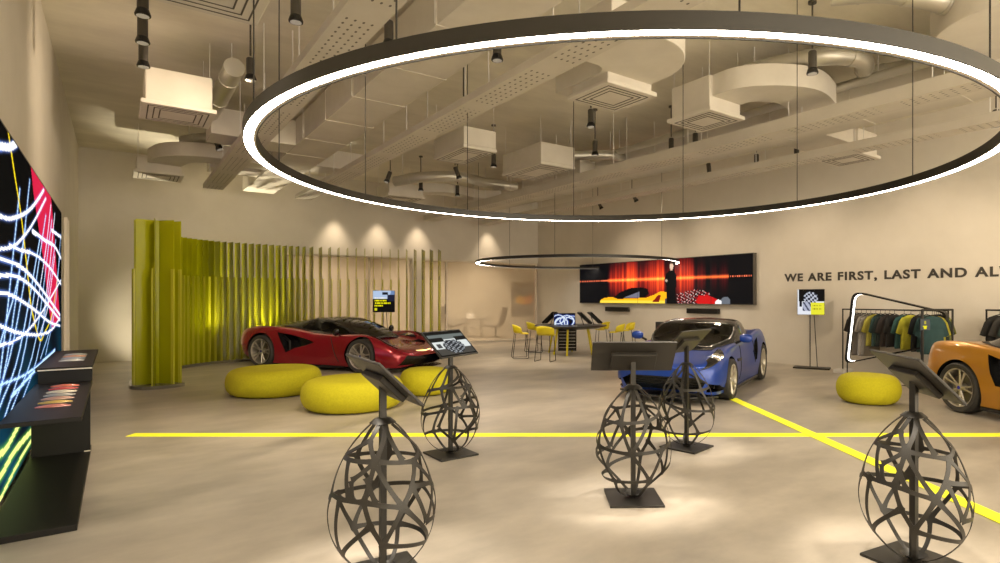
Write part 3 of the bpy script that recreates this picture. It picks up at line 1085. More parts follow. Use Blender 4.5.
# ------------------------------------------------------------------ red picture wall, sound bars, lettering
def redpic(u, v):
    u = u * .729 / ((1 - u) + u * .729)
    x, y = u * 5.25, v
    c = [.03, .03, .045]
    s = abs(math.sin(u * 310) * .35 + math.sin(u * 127 + 1) * .4 + math.sin(u * 61) * .5)
    env = 0
    for (a, b, k) in ((.16, .30, .75), (.25, .345, 1.15), (.33, .40, .55), (.37, .46, .9), (.42, .50, 1.0), (.49, .545, .5), (.54, .67, .85), (.67, .73, .35), (.75, .80, .22), (.80, .86, .22)):
        if a < u < b:
            env = max(env, k * math.sin(PI * (u - a) / (b - a)) ** .5)
    st = min(1.1, env * (.75 + .65 * min(1, s)))
    fall = math.exp(-((v - .56) / (.18 + .34 * min(1., env))) ** 2)
    st *= fall
    c = [c[0] + .95 * st, c[1] + .23 * st * st + .05 * st, c[2] + .09 * st]
    d = abs(v - .565)
    if u < .16 or u > .86:
        if d < .018 and (int(u * 150) % 2 == 0 or .13 < u < .16):
            c = [.95, .45, .3]
    else:
        g = math.exp(-(d / .035) ** 2)
        c = [c[0] + .9 * g, c[1] + .42 * g, c[2] + .16 * g]
    # yellow car
    px, py = u * 5.25, v
    bodyp = [(.60, 0), (.62, .07), (.75, .13), (.98, .15), (1.15, .10), (1.5, .11), (2.0, .13), (2.25, .20), (2.45, .28), (2.62, .26), (2.70, .13), (2.72, 0)]
    cab = [(1.0, .12), (1.2, .26), (1.5, .36), (1.85, .38), (2.05, .34), (2.1, .22), (1.95, .14), (1.5, .12)]
    if inpoly(px, py, cab):
        c = [.03, .03, .04]
        if 1.35 < px < 1.8 and .13 < py < .14 + (px - 1.35) * .30:
            c = [.42, .42, .48]
    if inpoly(px, py, bodyp):
        c = [1., .68, .08] if py > .06 else [.93, .80, .25]
        if inpoly(px, py, [(2.2, .04), (2.38, .20), (2.46, .2), (2.4, .03)]):
            c = [.45, .08, .05]
        if 2.58 < px < 2.72 and py < .12:
            c = [.25, .25, .27]
    # standing figure in dark clothes
    fig = [(2.62, 0), (2.62, .4), (2.56, .52), (2.60, .66), (2.70, .74), (2.86, .74), (2.93, .62), (2.92, .4), (2.90, 0)]
    if inpoly(px, py, fig):
        c = [.02, .022, .035]
        if math.hypot(px - 2.62, (py - .52) * 1.3) < .04:
            c = [.7, .62, .55]
    if ((px - 2.78) / .055) ** 2 + ((py - .84) / .085) ** 2 < 1:
        c = [.85, .72, .62] if py < .88 else [.45, .36, .30]
    if .735 < py < .77 and abs(px - 2.78) < .03:
        c = [.8, .66, .56]
    # motorbike shapes
    if 2.95 < px < 4.55 and py < .33:
        n = math.sin(px * 67 + 3 * math.sin(py * 50)) * .7 + math.sin(py * 90 + px * 31) * .5 + math.sin(px * 143 - py * 60) * .4
        top = .20 + .10 * math.sin((px - 2.9) * 2.6)
        if py < top and px < 3.95:
            if n > .85:
                c = [.82, .78, .76]
            elif n > .35:
                c = [.62, .10, .12]
            elif n < -.4:
                c = [.05, .04, .05]
        if inpoly(px, py, [(3.5, .04), (3.6, .17), (3.85, .19), (4.3, .06), (4.25, .0), (3.6, 0)]):
            c = [.75, .07, .08]
        if ((px - 4.42) / .16) ** 2 + ((py - .02) / .13) ** 2 < 1 and py < .16:
            c = [.38, .40, .43]
        if ((px - 4.2) / .10) ** 2 + ((py - .03) / .06) ** 2 < 1:
            c = [.9, .9, .9]
    if abs(u - 1 / 3) < .0012 or abs(u - .757) < .0012:
        c = [q * .6 + .06 for q in c]
    return c


root = thing('video_wall', 'long red and black lit picture of a car and a standing figure', 'screen', R(BR, 12.18), YAW)
MB().span(-.125, 0, -3.46, 3.46, 1.425, 2.745).build('cabinet', mat('frame_grey', (.09, .08, .068), .5), root)
picture('display', 6.88, 1.29, 330, 62, redpic, M['redpicture'], root, (-.127, 0, 1.44), (0, 0, -PI / 2))
for (a, lb) in ((13.82, 'slim dark sound bar below the yellow car in the red picture'), (10.38, 'slim dark sound bar below the motorbike in the red picture')):
    t = thing('sound_bar', lb, 'speaker', R(BR, a, 1.24), YAW, 'sound bars under the red picture')
    MB().span(-.10, -.005, -.54, .54, -.07, .07).build('body', M['bronze'], t, bevel=.01)
    MB().span(-.104, -.10, -.52, .52, -.055, .055).build('speaker_cloth', M['black'], t)


def lettering(word, size, ext):
    cu = bpy.data.curves.new('letters', 'FONT')
    cu.body = word
    cu.size = size
    cu.extrude = ext
    cu.offset = size * .034
    cu.space_character = 1.16
    cu.space_word = 1.15
    o = bpy.data.objects.new('letters', cu)
    COL.objects.link(o)
    dg = bpy.context.evaluated_depsgraph_get()
    me = bpy.data.meshes.new_from_object(o.evaluated_get(dg))
    bpy.data.objects.remove(o)
    return me



words_ = ['WE', 'ARE', 'FIRST,', 'LAST', 'AND', 'ALWAYS']


def extent(w):
    vs = [v.co.x for v in lettering(w, .25, .004).vertices]
    return min(vs), max(vs)


x00 = extent('WE')[0]
k_ = 3.93 / (extent('WE ARE FIRST, LAST AND A')[1] - (extent('A')[1] - extent('A')[0]) - x00)
root = thing('wall_lettering', 'large dark lettering on the right wall above the clothes rails', 'wall lettering', R(BR - .005, 7.95, 2.005), YAW - PI / 2)
pre = ''
for w_ in words_:
    me = lettering(w_, .25, .004)
    off = (extent(pre + w_)[1] - extent(w_)[1]) - x00
    for v in me.vertices:
        v.co = Vector(((v.co.x + off) * k_, -v.co.z, v.co.y))
    me.materials.clear()
    me.materials.append(M['text'])
    o = bpy.data.objects.new('word', me)
    COL.objects.link(o)
    o.parent = root
    pre += w_ + ' '


# ------------------------------------------------------------------ sign stands
def signpic1(u, v):
    c = (.03, .03, .035)
    if v > .62:
        c = (.72, .80, .92) if u < .55 + .3 * v else (.45, .55, .72)
        if .42 < u < .68 and .80 < v < .92:
            c = (.1, .1, .14)
    if v > .5 and u > .66 and v < .80:
        c = (.12, .13, .22)
    for (y0, y1, x1, col) in ((.62, .68, .62, (.95, .95, .95)), (.50, .56, .64, (.95, .92, .05)), (.385, .45, .80, (.95, .92, .05)), (.27, .335, .46, (.95, .92, .05))):
        if y0 < v < y1 and .07 < u < x1:
            if math.sin(u * 95 + y0 * 40) > -.75:
                c = col
    if .07 < u < .2 and .06 < v < .19:
        c = (.85, .85, .1)
    return c


def signpic2(u, v):
    c = (.03, .03, .04) if v > .52 and u > .05 else (.93, .94, .97)
    if v <= .52 and u < .16 and v > .3 and u > .08:
        c = (.1, .1, .12)
    if ((u - .5) / .27) ** 2 + ((v - .66) / .24) ** 2 < 1:
        q = math.sin(u * 40) * math.sin(v * 36 + u * 10)
        c = (.78, .80, .86) if q > 0 else (.14, .15, .2)
    if .2 < u < .5 and .14 < v < .5:
        q = math.sin(u * 33 + v * 20)
        c = (.72, .74, .82) if q > -.4 else (.25, .27, .35)
    if u > .5 and v < .48:
        c = (.95, .93, .22)
        if .56 < u < .9 and (.34 < v < .39 or .18 < v < .26) and math.sin(u * 110) > -.2:
            c = (.62, .60, .10)
    return c


def sign_stand(label, x, y, rz, fn):
    t = thing('sign_stand', label, 'sign stand', (x, y, 0), rz, 'screens on thin stands')
    MB().span(-.36, .40, -.16, .16, 0, .035).build('base_plate', M['bronze'], t, bevel=.004)
    MB().tube([(-.02, .03, .035), (-.02, .03, 1.30)], .011, 8).build('post', M['bronze'], t)
    MB().tube([(.13, .05, .035), (.06, .03, 1.30)], .009, 8).build('brace', M['bronze'], t)
    p = MB().span(-.285, .285, 0, .03, 1.22, 1.80).build('screen_panel', M['black'], t, bevel=.003)
    picture('screen', .56, .57, 42, 42, fn, M['screenpic'], p, (0, -.002, 1.225))


sign_stand('screen with yellow text lines on a thin stand behind the red car', -4.60, 15.55, math.radians(8), signpic1)
sign_stand('screen on a thin stand by the wall, black and white with a yellow square', 5.78, 13.2, math.radians(-30), signpic2)


# ------------------------------------------------------------------ table, stools
def table():
    t = thing('round_table', 'round black table on yellow legs under the smaller ring', 'table', (.42, 16.7, 0))
    MB().lathe([(.001, .70), (.35, .70), (.80, .745), (1.03, .80), (1.035, .815), (1.02, .828), (.001, .835)], 64).build('table_top', M['wood'], t, True, angle=30)
    for (q, r) in ((-100, .68), (-35, .72), (25, .72), (85, .68), (150, .72), (-150, .55)):
        q = math.radians(q)
        MB().tube([(math.cos(q) * r * .80, math.sin(q) * r * .80, .72), (math.cos(q) * r, math.sin(q) * r, 0)], [.032, .026], 8).build('leg', M['yellowplast'], t)
    b = MB().span(-.36, .16, -.2, .2, .10, .71).build('storage_box', M['black'], t)
    s = MB()
    for k in range(6):
        s.span(-.33, .13, -.21, -.2, .19 + k * .09, .20 + k * .09)
    s.build('slat_lines', M['lip'], b)


table()


def swirl(u, v):
    c = (.02, .025, .06)
    for (cx, cy, r) in ((.35, .2, .45), (.62, .35, .5), (.2, .5, .4), (.9, .2, .6), (.55, -.1, .8)):
        d = abs(math.hypot((u - cx) * 1.5, v - cy) - r)
        if d < .04:
            return (.9, .95, 1)
        if d < .10:
            c = (.12, .25, .62)
    return c


t = thing('table_display', 'tilted display with white and blue swirls standing on the round table', 'display', (.24, 16.4, .835))
MB().box((0, .05, .17), (.62, .03, .36), rot=Matrix.Rotation(math.radians(-24), 3, 'X')).build('housing', M['black'], t, bevel=.01)
MB().box((0, .16, .10), (.3, .16, .2)).build('foot', M['black'], t, bevel=.01)
p = picture('screen', .58, .33, 36, 22, swirl, M['screenpic'], t, (0, -.038, .012), (math.radians(-24), 0, 0))
for i, (x, y, rz, lb) in enumerate(((.82, 16.6, .3, 'dark slanted sample board just right of the swirl display'), (1.12, 16.75, .3, 'dark slanted sample board farthest right on the round table'), (.10, 16.95, .1, 'dark sample board at the back, rising above the swirl display'), (-.18, 16.8, -.5, 'thin dark sample board leaning at the left of the swirl display'))):
    t = thing('sample_board', lb, 'sample board', (x, y, .835), rz, 'sample boards on the round table')
    sg = -1 if i == 3 else 1
    MB().box((0, 0, .20), (.05, .30, .46), rot=Matrix.Rotation(math.radians(-48 * sg), 3, 'Y')).build('board', M['black'], t, bevel=.004)
    MB().tube([(-.03 * sg, 0, .0), (-.13 * sg, 0, .27)], .012, 6).build('prop', M['bronze'], t)


def stool(label, x, y, rz):
    t = thing('bar_stool', label, 'stool', (x, y, 0), rz, 'yellow stools around the table')
    # moulded seat shell: pan with a low wrapped back, open at the front (+y)
    vs, fs = [], []
    n, mrows = 24, 7
    for j in range(mrows + 1):
        for i in range(n + 1):
            q = PI * (i / n) * 1.0
            cx, cy = math.cos(q), -math.sin(q)
            s = j / mrows
            if s < .5:
                k = s / .5
                x0, y0, z0 = cx * .23 * k, .02 + cy * .20 * k, .66 + .012 * k
            else:
                k = (s - .5) / .5
                lift = (max(0., math.sin(q)) ** .22) * .22 * k
                x0, y0, z0 = cx * (.23 + .015 * k), .02 + cy * (.20 + .04 * k), .672 + lift
            vs.append((x0, y0, z0))
    w = n + 1
    for j in range(mrows):
        fs += [(j * w + i, j * w + i + 1, (j + 1) * w + i + 1, (j + 1) * w + i) for i in range(n)]
    m = MB().add(vs, fs)
    o = m.build('seat_shell', M['yellowplast'], t, True, angle=70)
    sd = o.modifiers.new('thick', 'SOLIDIFY')
    sd.thickness = .022
    MB().span(-.215, .215, 0, .20, .645, .672).build('seat_front', M['yellowplast'], t, bevel=.02, bseg=3)
    for s in (-1, 1):
        MB().tube([(.17 * s, .16, .655), (.205 * s, .20, .02), (.21 * s, .18, .008), (.21 * s, -.20, .008), (.205 * s, -.22, .02), (.17 * s, -.14, .655)], .009, 6).build('sled_leg', M['black'], t)
    MB().tube([(-.2, .185, .24), (.2, .185, .24)], .008, 6).build('foot_rail', M['black'], t)
    return t


s0 = stool('yellow bar stool on the far left of the round table, seen from its side', -.95, 15.5, math.radians(-80))
for (x, y, rz, lb) in ((-.66, 17.2, -70, 'yellow bar stool behind the left edge of the round table'), (-.27, 14.75, -20, 'yellow bar stool closest to us, its back turned, left of the table'),
                       (1.40, 17.4, 100, 'yellow bar stool tucked at the right edge of the round table'), (1.70, 16.1, 75, 'yellow bar stool right of the table, closest to the blue car'), (2.10, 17.0, 95, 'yellow bar stool standing outermost at the right of the table')):
    copy_tree(s0, (x, y, 0), math.radians(rz), lb)


# ------------------------------------------------------------------ clothes rails
def shirt_mesh(L, sleeves=.30):
    half = [(.055, -.035), (.12, -.045), (.21, -.085), (.27, -.16), (.35, -.085 - sleeves), (.265, -.115 - sleeves), (.215, -.26), (.225, -.5), (.24, -L)]
    out = half + [(-x, z) for x, z in reversed(half)]
    m = MB()
    n = len(out)
    cz = -.34
    vs = [(x, 0, z) for x, z in out]
    for s in (1, -1):
        vs += [(x * .86, .045 * s * (1. if abs(x) < .25 else .5), cz + (z - cz) * .92 + (-.02 if z > -.06 else 0)) for x, z in out]
    fs = []
    for s in (0, 1):
        o = n * (1 + s)
        fs += [(i, (i + 1) % n, o + (i + 1) % n, o + i) for i in range(n)]
        h = n // 2
        for i in range(h - 1):
            fs.append((o + i, o + i + 1, o + n - 2 - i, o + n - 1 - i))
    return m.add(vs, fs)


SHM = {}


def garment(label, p, rz, col, L, group):
    t = thing('shirt', label, 'shirt', p, rz, group)
    nm = str(col)
    if nm not in SHM:
        SHM[nm] = noisy(mat('shirt_cloth', col, .9), tuple(c * .85 for c in col), tuple(c * 1.1 for c in col), 9)
    o = shirt_mesh(L * .88).build('cloth', SHM[nm], t, True, angle=65)
    h = MB().tube([(-.19, 0, -.075), (-.08, 0, -.035), (0, 0, -.015), (.08, 0, -.035), (.19, 0, -.075)], .008, 6)
    h.tube([(0, 0, -.015), (0, 0, .03), (.012, 0, .058), (.03, 0, .05)], .004, 6)
    h.build('hanger', M['black'], t)
    return t


P0, P1 = Vector((6.16, 12.5, 0)), Vector((7.36, 10.92, 0))
rd = (P1 - P0).normalized()
ra = math.atan2(rd.y, rd.x)
RL = (P1 - P0).length
t = thing('clothes_rail', 'thin black frame clothes rail with pale foot blocks by the right wall', 'clothes rail', P0, ra)
MB().cyl((0, 0, 0), (0, 0, 1.36), .014, 8).build('upright', M['black'], t)
MB().cyl((RL, 0, 0), (RL, 0, 1.36), .014, 8).build('upright', M['black'], t)
MB().cyl((-.012, 0, 1.36), (RL + .012, 0, 1.36), .014, 8).build('top_rail', M['black'], t)
for x in (0, RL):
    MB().box((x, 0, .04), (.22, .42, .08)).build('foot_block', M['white'], t, bevel=.01)
GR = [('charcoal long', (.06, .053, .045), .96), ('dark taupe long', (.12, .10, .082), 1.02), ('pale taupe long', (.24, .21, .175), 1.02), ('grey taupe long', (.17, .15, .125), 1.02), ('olive yellow', (.33, .29, .04), .78), ('deep green', (.022, .05, .045), .78),
      ('black green', (.016, .024, .022), .78), ('dark brown', (.035, .026, .022), .78), ('near black', (.02, .018, .016), .78), ('teal', (.03, .085, .08), .80), ('bright lime', (.46, .43, .03), .82), ('ink black', (.012, .012, .012), .84), ('sea green', (.025, .06, .055), .84)]
GX = [.30, .39, .49, .58, .68, .77, .86, .95, 1.04, 1.22, 1.34, 1.50, 1.62]
for i, ((nm, col, L), x) in enumerate(zip(GR, GX)):
    p = P0 + rd * x + Vector((0, 0, 1.302))
    garment('%s shirt hanging on the long rail inside the glowing frame' % nm, p, ra + PI / 2 - math.radians(20 + 6 * math.sin(i * 2.1)), col, L, 'shirts on the long rail')

Q0, Q1 = Vector((6.47, 10.28, 0)), Vector((7.10, 10.42, 0))
t = thing('shirt_stand', 'dark stand with a small lit sign and a shirt arm, behind the orange car', 'clothes stand', Q0, math.atan2(Q1.y - Q0.y, Q1.x - Q0.x))
QL = (Q1 - Q0).length
MB().cyl((0, 0, .012), (0, 0, 1.40), .024, 10).build('upright', M['bronze'], t)
MB().cyl((QL, 0, .012), (QL, 0, 1.40), .018, 10).build('upright', M['bronze'], t)
MB().tube([(0, 0, 1.39), (QL, 0, 1.39)], .018, 8).build('top_bar', M['bronze'], t)
MB().tube([(QL * .5, 0, 1.39), (QL * .5 + .05, .62, 1.36)], .012, 8).build('shirt_arm', M['bronze'], t)
MB().box((QL / 2, .12, .006), (QL + .16, .5, .012)).build('base_plate', M['bronze'], t)


def tag_pic(u, v):
    c = (.36, .36, .34)
    if .25 < u < .72 and .12 < v < .42 and not (.25 < u < .33 and v < .3) and not (.64 < u < .72 and v < .3):
        c = (.98, .93, .1)
    if .38 < u < .62 and .55 < v < .85:
        c = (.75, .70, .25)
    return c


k = MB().span(-.09, .12, -.045, -.03, 1.03, 1.23).build('sign_holder', M['black'], t, bevel=.003)
picture('sign_face', .20, .19, 20, 20, tag_pic, M['screenpic'], k, (.015, -.047, 1.035))
fw = math.atan2(Q1.y - Q0.y, Q1.x - Q0.x)
for i, (nm, col, L) in enumerate((('large teal', (.022, .062, .068), .82), ('lime edged', (.40, .36, .03), .83), ('black', (.014, .016, .014), .83), ('deep forest', (.018, .034, .028), .83), ('mossy yellow', (.20, .20, .045), .80))):
    p = Q0.lerp(Q1, .5) + Vector((.115 * i - .03, .10 + .12 * i, 1.31))
    garment('%s shirt facing out on the stand behind the orange car' % nm, p, fw - math.radians(4), col, L, 'shirts on the stand')

# second rail at the right edge
S0, S1 = Vector((7.84, 10.60, 0)), Vector((8.80, 9.32, 0))
sd_ = (S1 - S0).normalized()
t = thing('clothes_rail', 'black clothes rail at the right edge behind the orange car', 'clothes rail', S0, math.atan2(sd_.y, sd_.x))
for x in (0, 1.6):
    MB().cyl((x, 0, 0), (x, 0, 1.38), .016, 8).build('upright', M['black'], t)
MB().cyl((-.014, 0, 1.38), (1.614, 0, 1.38), .016, 8).build('top_rail', M['black'], t)
for i, (nm, col) in enumerate((('black', (.012, .012, .012)), ('charcoal', (.03, .028, .026)), ('dark green', (.015, .03, .025)))):
    garment('%s shirt on the rail at the right edge' % nm, S0 + sd_ * (.20 + .13 * i) + Vector((0, 0, 1.32)), math.atan2(sd_.y, sd_.x) + PI / 2 - .7, col, .86, 'shirts on the rail at the right edge')


def frame_light():
    """rounded four-sided hoop with a white inner tube"""
    o = Vector((6.00, 12.05, 0))
    e = Vector((7.16, 10.62, 0))
    d = (e - o).normalized()
    L = (e - o).length
    t = thing('frame_light', 'black rounded frame with a white inner light before the long shirt rail', 'frame light', o, math.atan2(d.y, d.x))
    cs = [(.0, .24), (.16, 1.75), (L + .02, 1.33), (L - .25, .70)]
    rads = [.12, .16, .10, .12]
    pts = []
    n = len(cs)
    for i in range(n):
        p, a, b = Vector((*cs[i], 0)), Vector((*cs[i - 1], 0)), Vector((*cs[(i + 1) % n], 0))
        u, v = (a - p).normalized(), (b - p).normalized()
        s, f = p + u * rads[i] * 1.3, p + v * rads[i] * 1.3
        for k in range(9):
            q = k / 8
            w = s.lerp(p, q).lerp(p.lerp(f, q), q)
            pts.append(Vector((w.x, 0, w.y)))
    c = Vector((L / 2, 0, 1.0))
    m = MB()
    vs = []
    for p in pts:
        i_ = p + (c - p).normalized() * .045
        vs += [p + Vector((0, -.08, 0)), p + Vector((0, .08, 0)), i_ + Vector((0, .08, 0)), i_ + Vector((0, -.08, 0))]
    k = len(pts)
    fs = [(i * 4 + e_, i * 4 + (e_ + 1) % 4, ((i + 1) % k) * 4 + (e_ + 1) % 4, ((i + 1) % k) * 4 + e_) for i in range(k) for e_ in range(4)]
    m.add(vs, fs).build('hoop', M['black'], t, True, angle=50)
    m = MB()
    vs = []
    sel = [i for i in range(k)]
    for p in pts:
        i_ = p + (c - p).normalized() * .047
        j_ = p + (c - p).normalized() * .052
        vs += [i_ + Vector((0, -.035, 0)), i_ + Vector((0, .03, 0)), j_ + Vector((0, .03, 0)), j_ + Vector((0, -.035, 0))]
    rng = list(range(0, 18)) + [k - 1]
    fs = [(i * 4 + e_, i * 4 + (e_ + 1) % 4, ((i + 1) % k) * 4 + (e_ + 1) % 4, ((i + 1) % k) * 4 + e_) for i in rng[:-1] for e_ in range(4)]
    m.add(vs, fs).build('light_tube', M['ledlow'], t, True, angle=50)
    MB().cyl((.03, 0, 0), (.03, 0, .32), .012, 8).build('foot_rod', M['black'], t)
    MB().cyl((L - .3, 0, 0), (L - .3, 0, .74), .012, 8).build('foot_rod', M['black'], t)


frame_light()

# dark panel standing behind the blue car
t = thing('floor_panel', 'dark upright panel standing behind the blue car', 'panel', (2.98, 13.4, 0), math.radians(-8))
MB().span(-.68, .68, -.03, .03, .0, 1.05).build('panel', M['bronze'], t, bevel=.006)
MB().span(-.45, .45, -.2, .2, 0, .03).build('foot_plate', M['black'], t)


# ------------------------------------------------------------------ meeting room behind the glass
def lounge(label, x, y, rz):
    t = thing('lounge_chair', label, 'chair', (x, y, 0), rz, 'grey chairs behind the glass')
    s = MB()
    prof = [(.34, .50), (.30, .44), (.05, .40), (-.22, .44), (-.36, .62), (-.46, 1.0), (-.50, 1.22)]
    pr = [tuple(p)[:2] for p in catmull([Vector((a, b, 0)) for a, b in prof], 4)]
    vs, fs = [], []
    for (yy, z) in pr:
        for k in range(9):
            q = (k / 8 - .5) * 2
            vs.append((q * .29, yy + .07 * q * q, z + .05 * q * q))
    for i in range(len(pr) - 1):
        fs += [(i * 9 + k, i * 9 + k + 1, (i + 1) * 9 + k + 1, (i + 1) * 9 + k) for k in range(8)]
    o = s.add(vs, fs).build('seat_shell', M['grey'], t, True, angle=60)
    m = o.modifiers.new('thick', 'SOLIDIFY')
    m.thickness = .06
    MB().cyl((0, 0, .02), (0, 0, .42), .025, 10).build('stem', M['black'], t)
    f = MB()
    for k in range(4):
        q = PI / 4 + k * PI / 2
        f.tube([(0, 0, .06), (math.cos(q) * .28, math.sin(q) * .28, .015)], .014, 6)
    f.build('foot', M['black'], t)


lounge('grey lounge chair behind the glass, facing the laptop table', -2.45, 23.6, math.radians(75))
lounge('grey lounge chair behind the glass, left of the laptop table', -4.35, 24.1, math.radians(-60))
t = thing('meeting_table', 'small table with thin legs behind the glass partition', 'table', (-3.40, 24.0, 0))
MB().lathe([(.001, .72), (.55, .72), (.56, .735), (.55, .75), (.001, .75)], 32).build('table_top', M['grey'], t, True)
for q in (40, 140, 220, 320):
    q = math.radians(q)
    MB().tube([(math.cos(q) * .4, math.sin(q) * .4, .72), (math.cos(q) * .46, math.sin(q) * .46, 0)], .014, 6).build('leg', M['black'], t)
t = thing('laptop', 'small open laptop on the table behind the glass', 'laptop', (-3.50, 23.85, .75), math.radians(15))
MB().box((0, 0, .009), (.33, .23, .016)).build('keyboard_base', M['white'], t, bevel=.003)
MB().box((0, .14, .12), (.33, .012, .22), rot=Matrix.Rotation(math.radians(-14), 3, 'X')).build('lid', M['white'], t, bevel=.003)


def poster(u, v):
    c = (.45, .40, .33) if v > .42 else (.52, .49, .46)
    if inpoly(u, v, [(.05, .42), (.3, .3), (.45, .42)]):
        c = (.60, .58, .56)
    if inpoly(u, v, [(.18, .38), (.16, .48), (.24, .58), (.40, .66), (.60, .66), (.74, .60), (.78, .46), (.72, .36), (.5, .33)]):
        c = (.95, .72, .15) if u < .5 else (.90, .52, .12)
    if inpoly(u, v, [(.34, .56), (.42, .70), (.56, .70), (.62, .58)]):
        c = (.35, .38, .36)
    if .80 < u < .96 and .48 < v < .60:
        c = (.66, .45, .30)
    return c


o = bpy.data.objects.new('car_poster', None)
COL.objects.link(o)
o.location = R(15.0, 22.29, .78)
o.rotation_euler.z = YAW
tag(o, 'faded square poster of an orange car on the wall behind the glass', 'poster')
MB().span(-.78, .78, -.02, 0, 0, 1.56).build('backing_board', M['lip'], o)
picture('print', 1.52, 1.52, 60, 60, poster, M['print'], o, (0, -.023, .02))


# ------------------------------------------------------------------ ceiling: trays, ducts, units, spotlights
ZT = 4.10


def rods(t, b, spots_a, z0, off):
    for a in spots_a:
        for s in off:
            MB().cyl((s, a, z0), (s, a, CEIL - t.location.z), .008, 5).build('hanger_rod', M['white'], t)


def cable_tray(label, b0, b1, a0, a1, hs, z=ZT):
    t = thing('cable_tray', label, 'cable tray', R((b0 + b1) / 2, a0, z), YAW, 'perforated trays under the ceiling')
    w, L = (b1 - b0) / 2, a1 - a0
    m = MB().span(-w, w, 0, L, 0, .012)
    m.span(-w, -w + .012, 0, L, .012, hs).span(w - .012, w, 0, L, .012, hs).span(-w + .012, w - .012, L - .012, L, .012, hs)
    m.build('tray', M['perf'], t)
    a = .9
    while a < L:
        for s in (-w + .02, w - .02):
            MB().cyl((s, a, hs - .02), (s, a, CEIL - z), .008, 5).build('hanger_rod', M['white'], t)
        a += 1.9
    return t


cable_tray('perforated tray farthest left, ending short of the back wall', 1.55, 1.95, 2.0, 15.4, .09)
cable_tray('perforated tray crossing above the middle of the huge ring', 3.56, 3.95, 2.0, 15.6, .09)
cable_tray('deep sided tray running below the bent round pipe', 7.90, 8.30, 2.0, 17.6, .18)
cable_tray('outermost deep sided tray, nearest the lettered wall', 9.90, 10.25, 2.0, 17.6, .14)


def duct(label, b0, b1, a0, a1, z0, z1, branches=()):
    t = thing('air_duct', label, 'air duct', R((b0 + b1) / 2, a0, z0), YAW)
    w, L, h = (b1 - b0) / 2, a1 - a0, z1 - z0
    MB().span(-w, w, 0, L, 0, h).build('duct_body', M['duct'], t, bevel=.008)
    a = .7
    while a < L:
        MB().span(-w - .012, w + .012, a - .014, a + .014, -.006, h + .012).build('flange', M['duct'], t)
        a += 1.35
    for (x0, x1, y0, y1, dz) in branches:
        MB().span(x0, x1, y0, y1, dz, h - .02).build('branch', M['duct'], t, bevel=.008)
    a = .7
    while a < L:
        for s in (-w - .02, w + .02):
            MB().cyl((s, a, .01), (s, a, CEIL - z0), .007, 5).build('hanger_rod', M['white'], t)
        a += 2.7
    return t


duct('wide square air duct between the two perforated trays', 2.66, 3.42, 2.2, 17.4, 4.45, 4.93, [(-1.75, -.38, 9.4, 10.15, .0), (.38, 1.5, 11.2, 11.9, .06), (-1.4, -.38, 12.7, 13.3, .05)])
duct('long square air duct beside the deep sided tray', 9.0, 9.86, 2.4, 17.4, 4.44, 4.86, [(.43, 1.48, 2.9, 3.75, .02), (-.9, -.43, 8.0, 8.7, .05)])


def cassette(label, b, a, sb, sa, z0, z1, skirt=.10, extra=None):
    """ceiling air unit: white box with a flared louvred grille below"""
    t = thing('air_unit', label, 'air unit', R(b, a, z0 - .06), YAW, 'boxed air units under the ceiling')
    h = z1 - z0
    MB().span(-sb / 2, sb / 2, -sa / 2, sa / 2, .06, h + .06).build('unit_box', M['duct'], t, bevel=.015)
    g = MB()
    k = skirt / 2
    g.prism([(-sb / 2 - k, -sa / 2 - k), (sb / 2 + k, -sa / 2 - k), (sb / 2 + k, sa / 2 + k), (-sb / 2 - k, sa / 2 + k)], .0, .06)
    go = g.build('grille_plate', M['duct'], t, bevel=.012)
    l = MB()
    for q in (.92, .74, .56):
        x, y = sb / 2 * q, sa / 2 * q
        for (x0, x1, y0, y1) in ((-x, x, -y, -y + .015), (-x, x, y - .015, y), (-x, -x + .015, -y, y), (x - .015, x, -y, y)):
            l.span(x0, x1, y0, y1, -.004, .002)
    l.build('louvre_slot', mat('slot_shade', (.10, .088, .07), .8), go)
    for s in ((-1, -1), (1, -1), (1, 1), (-1, 1)):
        MB().cyl((s[0] * sb * .46, s[1] * sa * .46, h), (s[0] * sb * .46, s[1] * sa * .46, CEIL - z0 + .06), .004, 5).build('hanger_rod', M['white'], t)
    return t


def plenum(label, pts, z0, z1, hole=None):
    """flat curved duct: outline in room axes pulled up"""
    cx = sum(p[0] for p in pts) / len(pts)
    cy = sum(p[1] for p in pts) / len(pts)
    o = MB().prism([(x - cx, y - cy) for x, y in pts], 0, z1 - z0).build('curved_duct', M['duct'], None, True, bevel=.01, angle=25, loc=R(cx, cy, z0), rz=YAW)
    return tag(o, label, 'air duct')


def bend(ctl, w, n=8):
    """outline of a flat bent strip around a centre line"""
    c = catmull([Vector((x, y, 0)) for x, y in ctl], n)
    l, r = [], []
    for i, p in enumerate(c):
        d = (c[min(i + 1, len(c) - 1)] - c[max(i - 1, 0)]).normalized()
        nn = Vector((-d.y, d.x, 0)) * w / 2
        l.append(((p + nn).x, (p + nn).y))
        r.append(((p - nn).x, (p - nn).y))
    return l + r[::-1]


def arc(cx, cy, r, q0, q1, n=14, ry=None):
    return [(cx + r * math.cos(math.radians(q0 + (q1 - q0) * i / n)), cy + (ry or r) * math.sin(math.radians(q0 + (q1 - q0) * i / n))) for i in range(n + 1)]


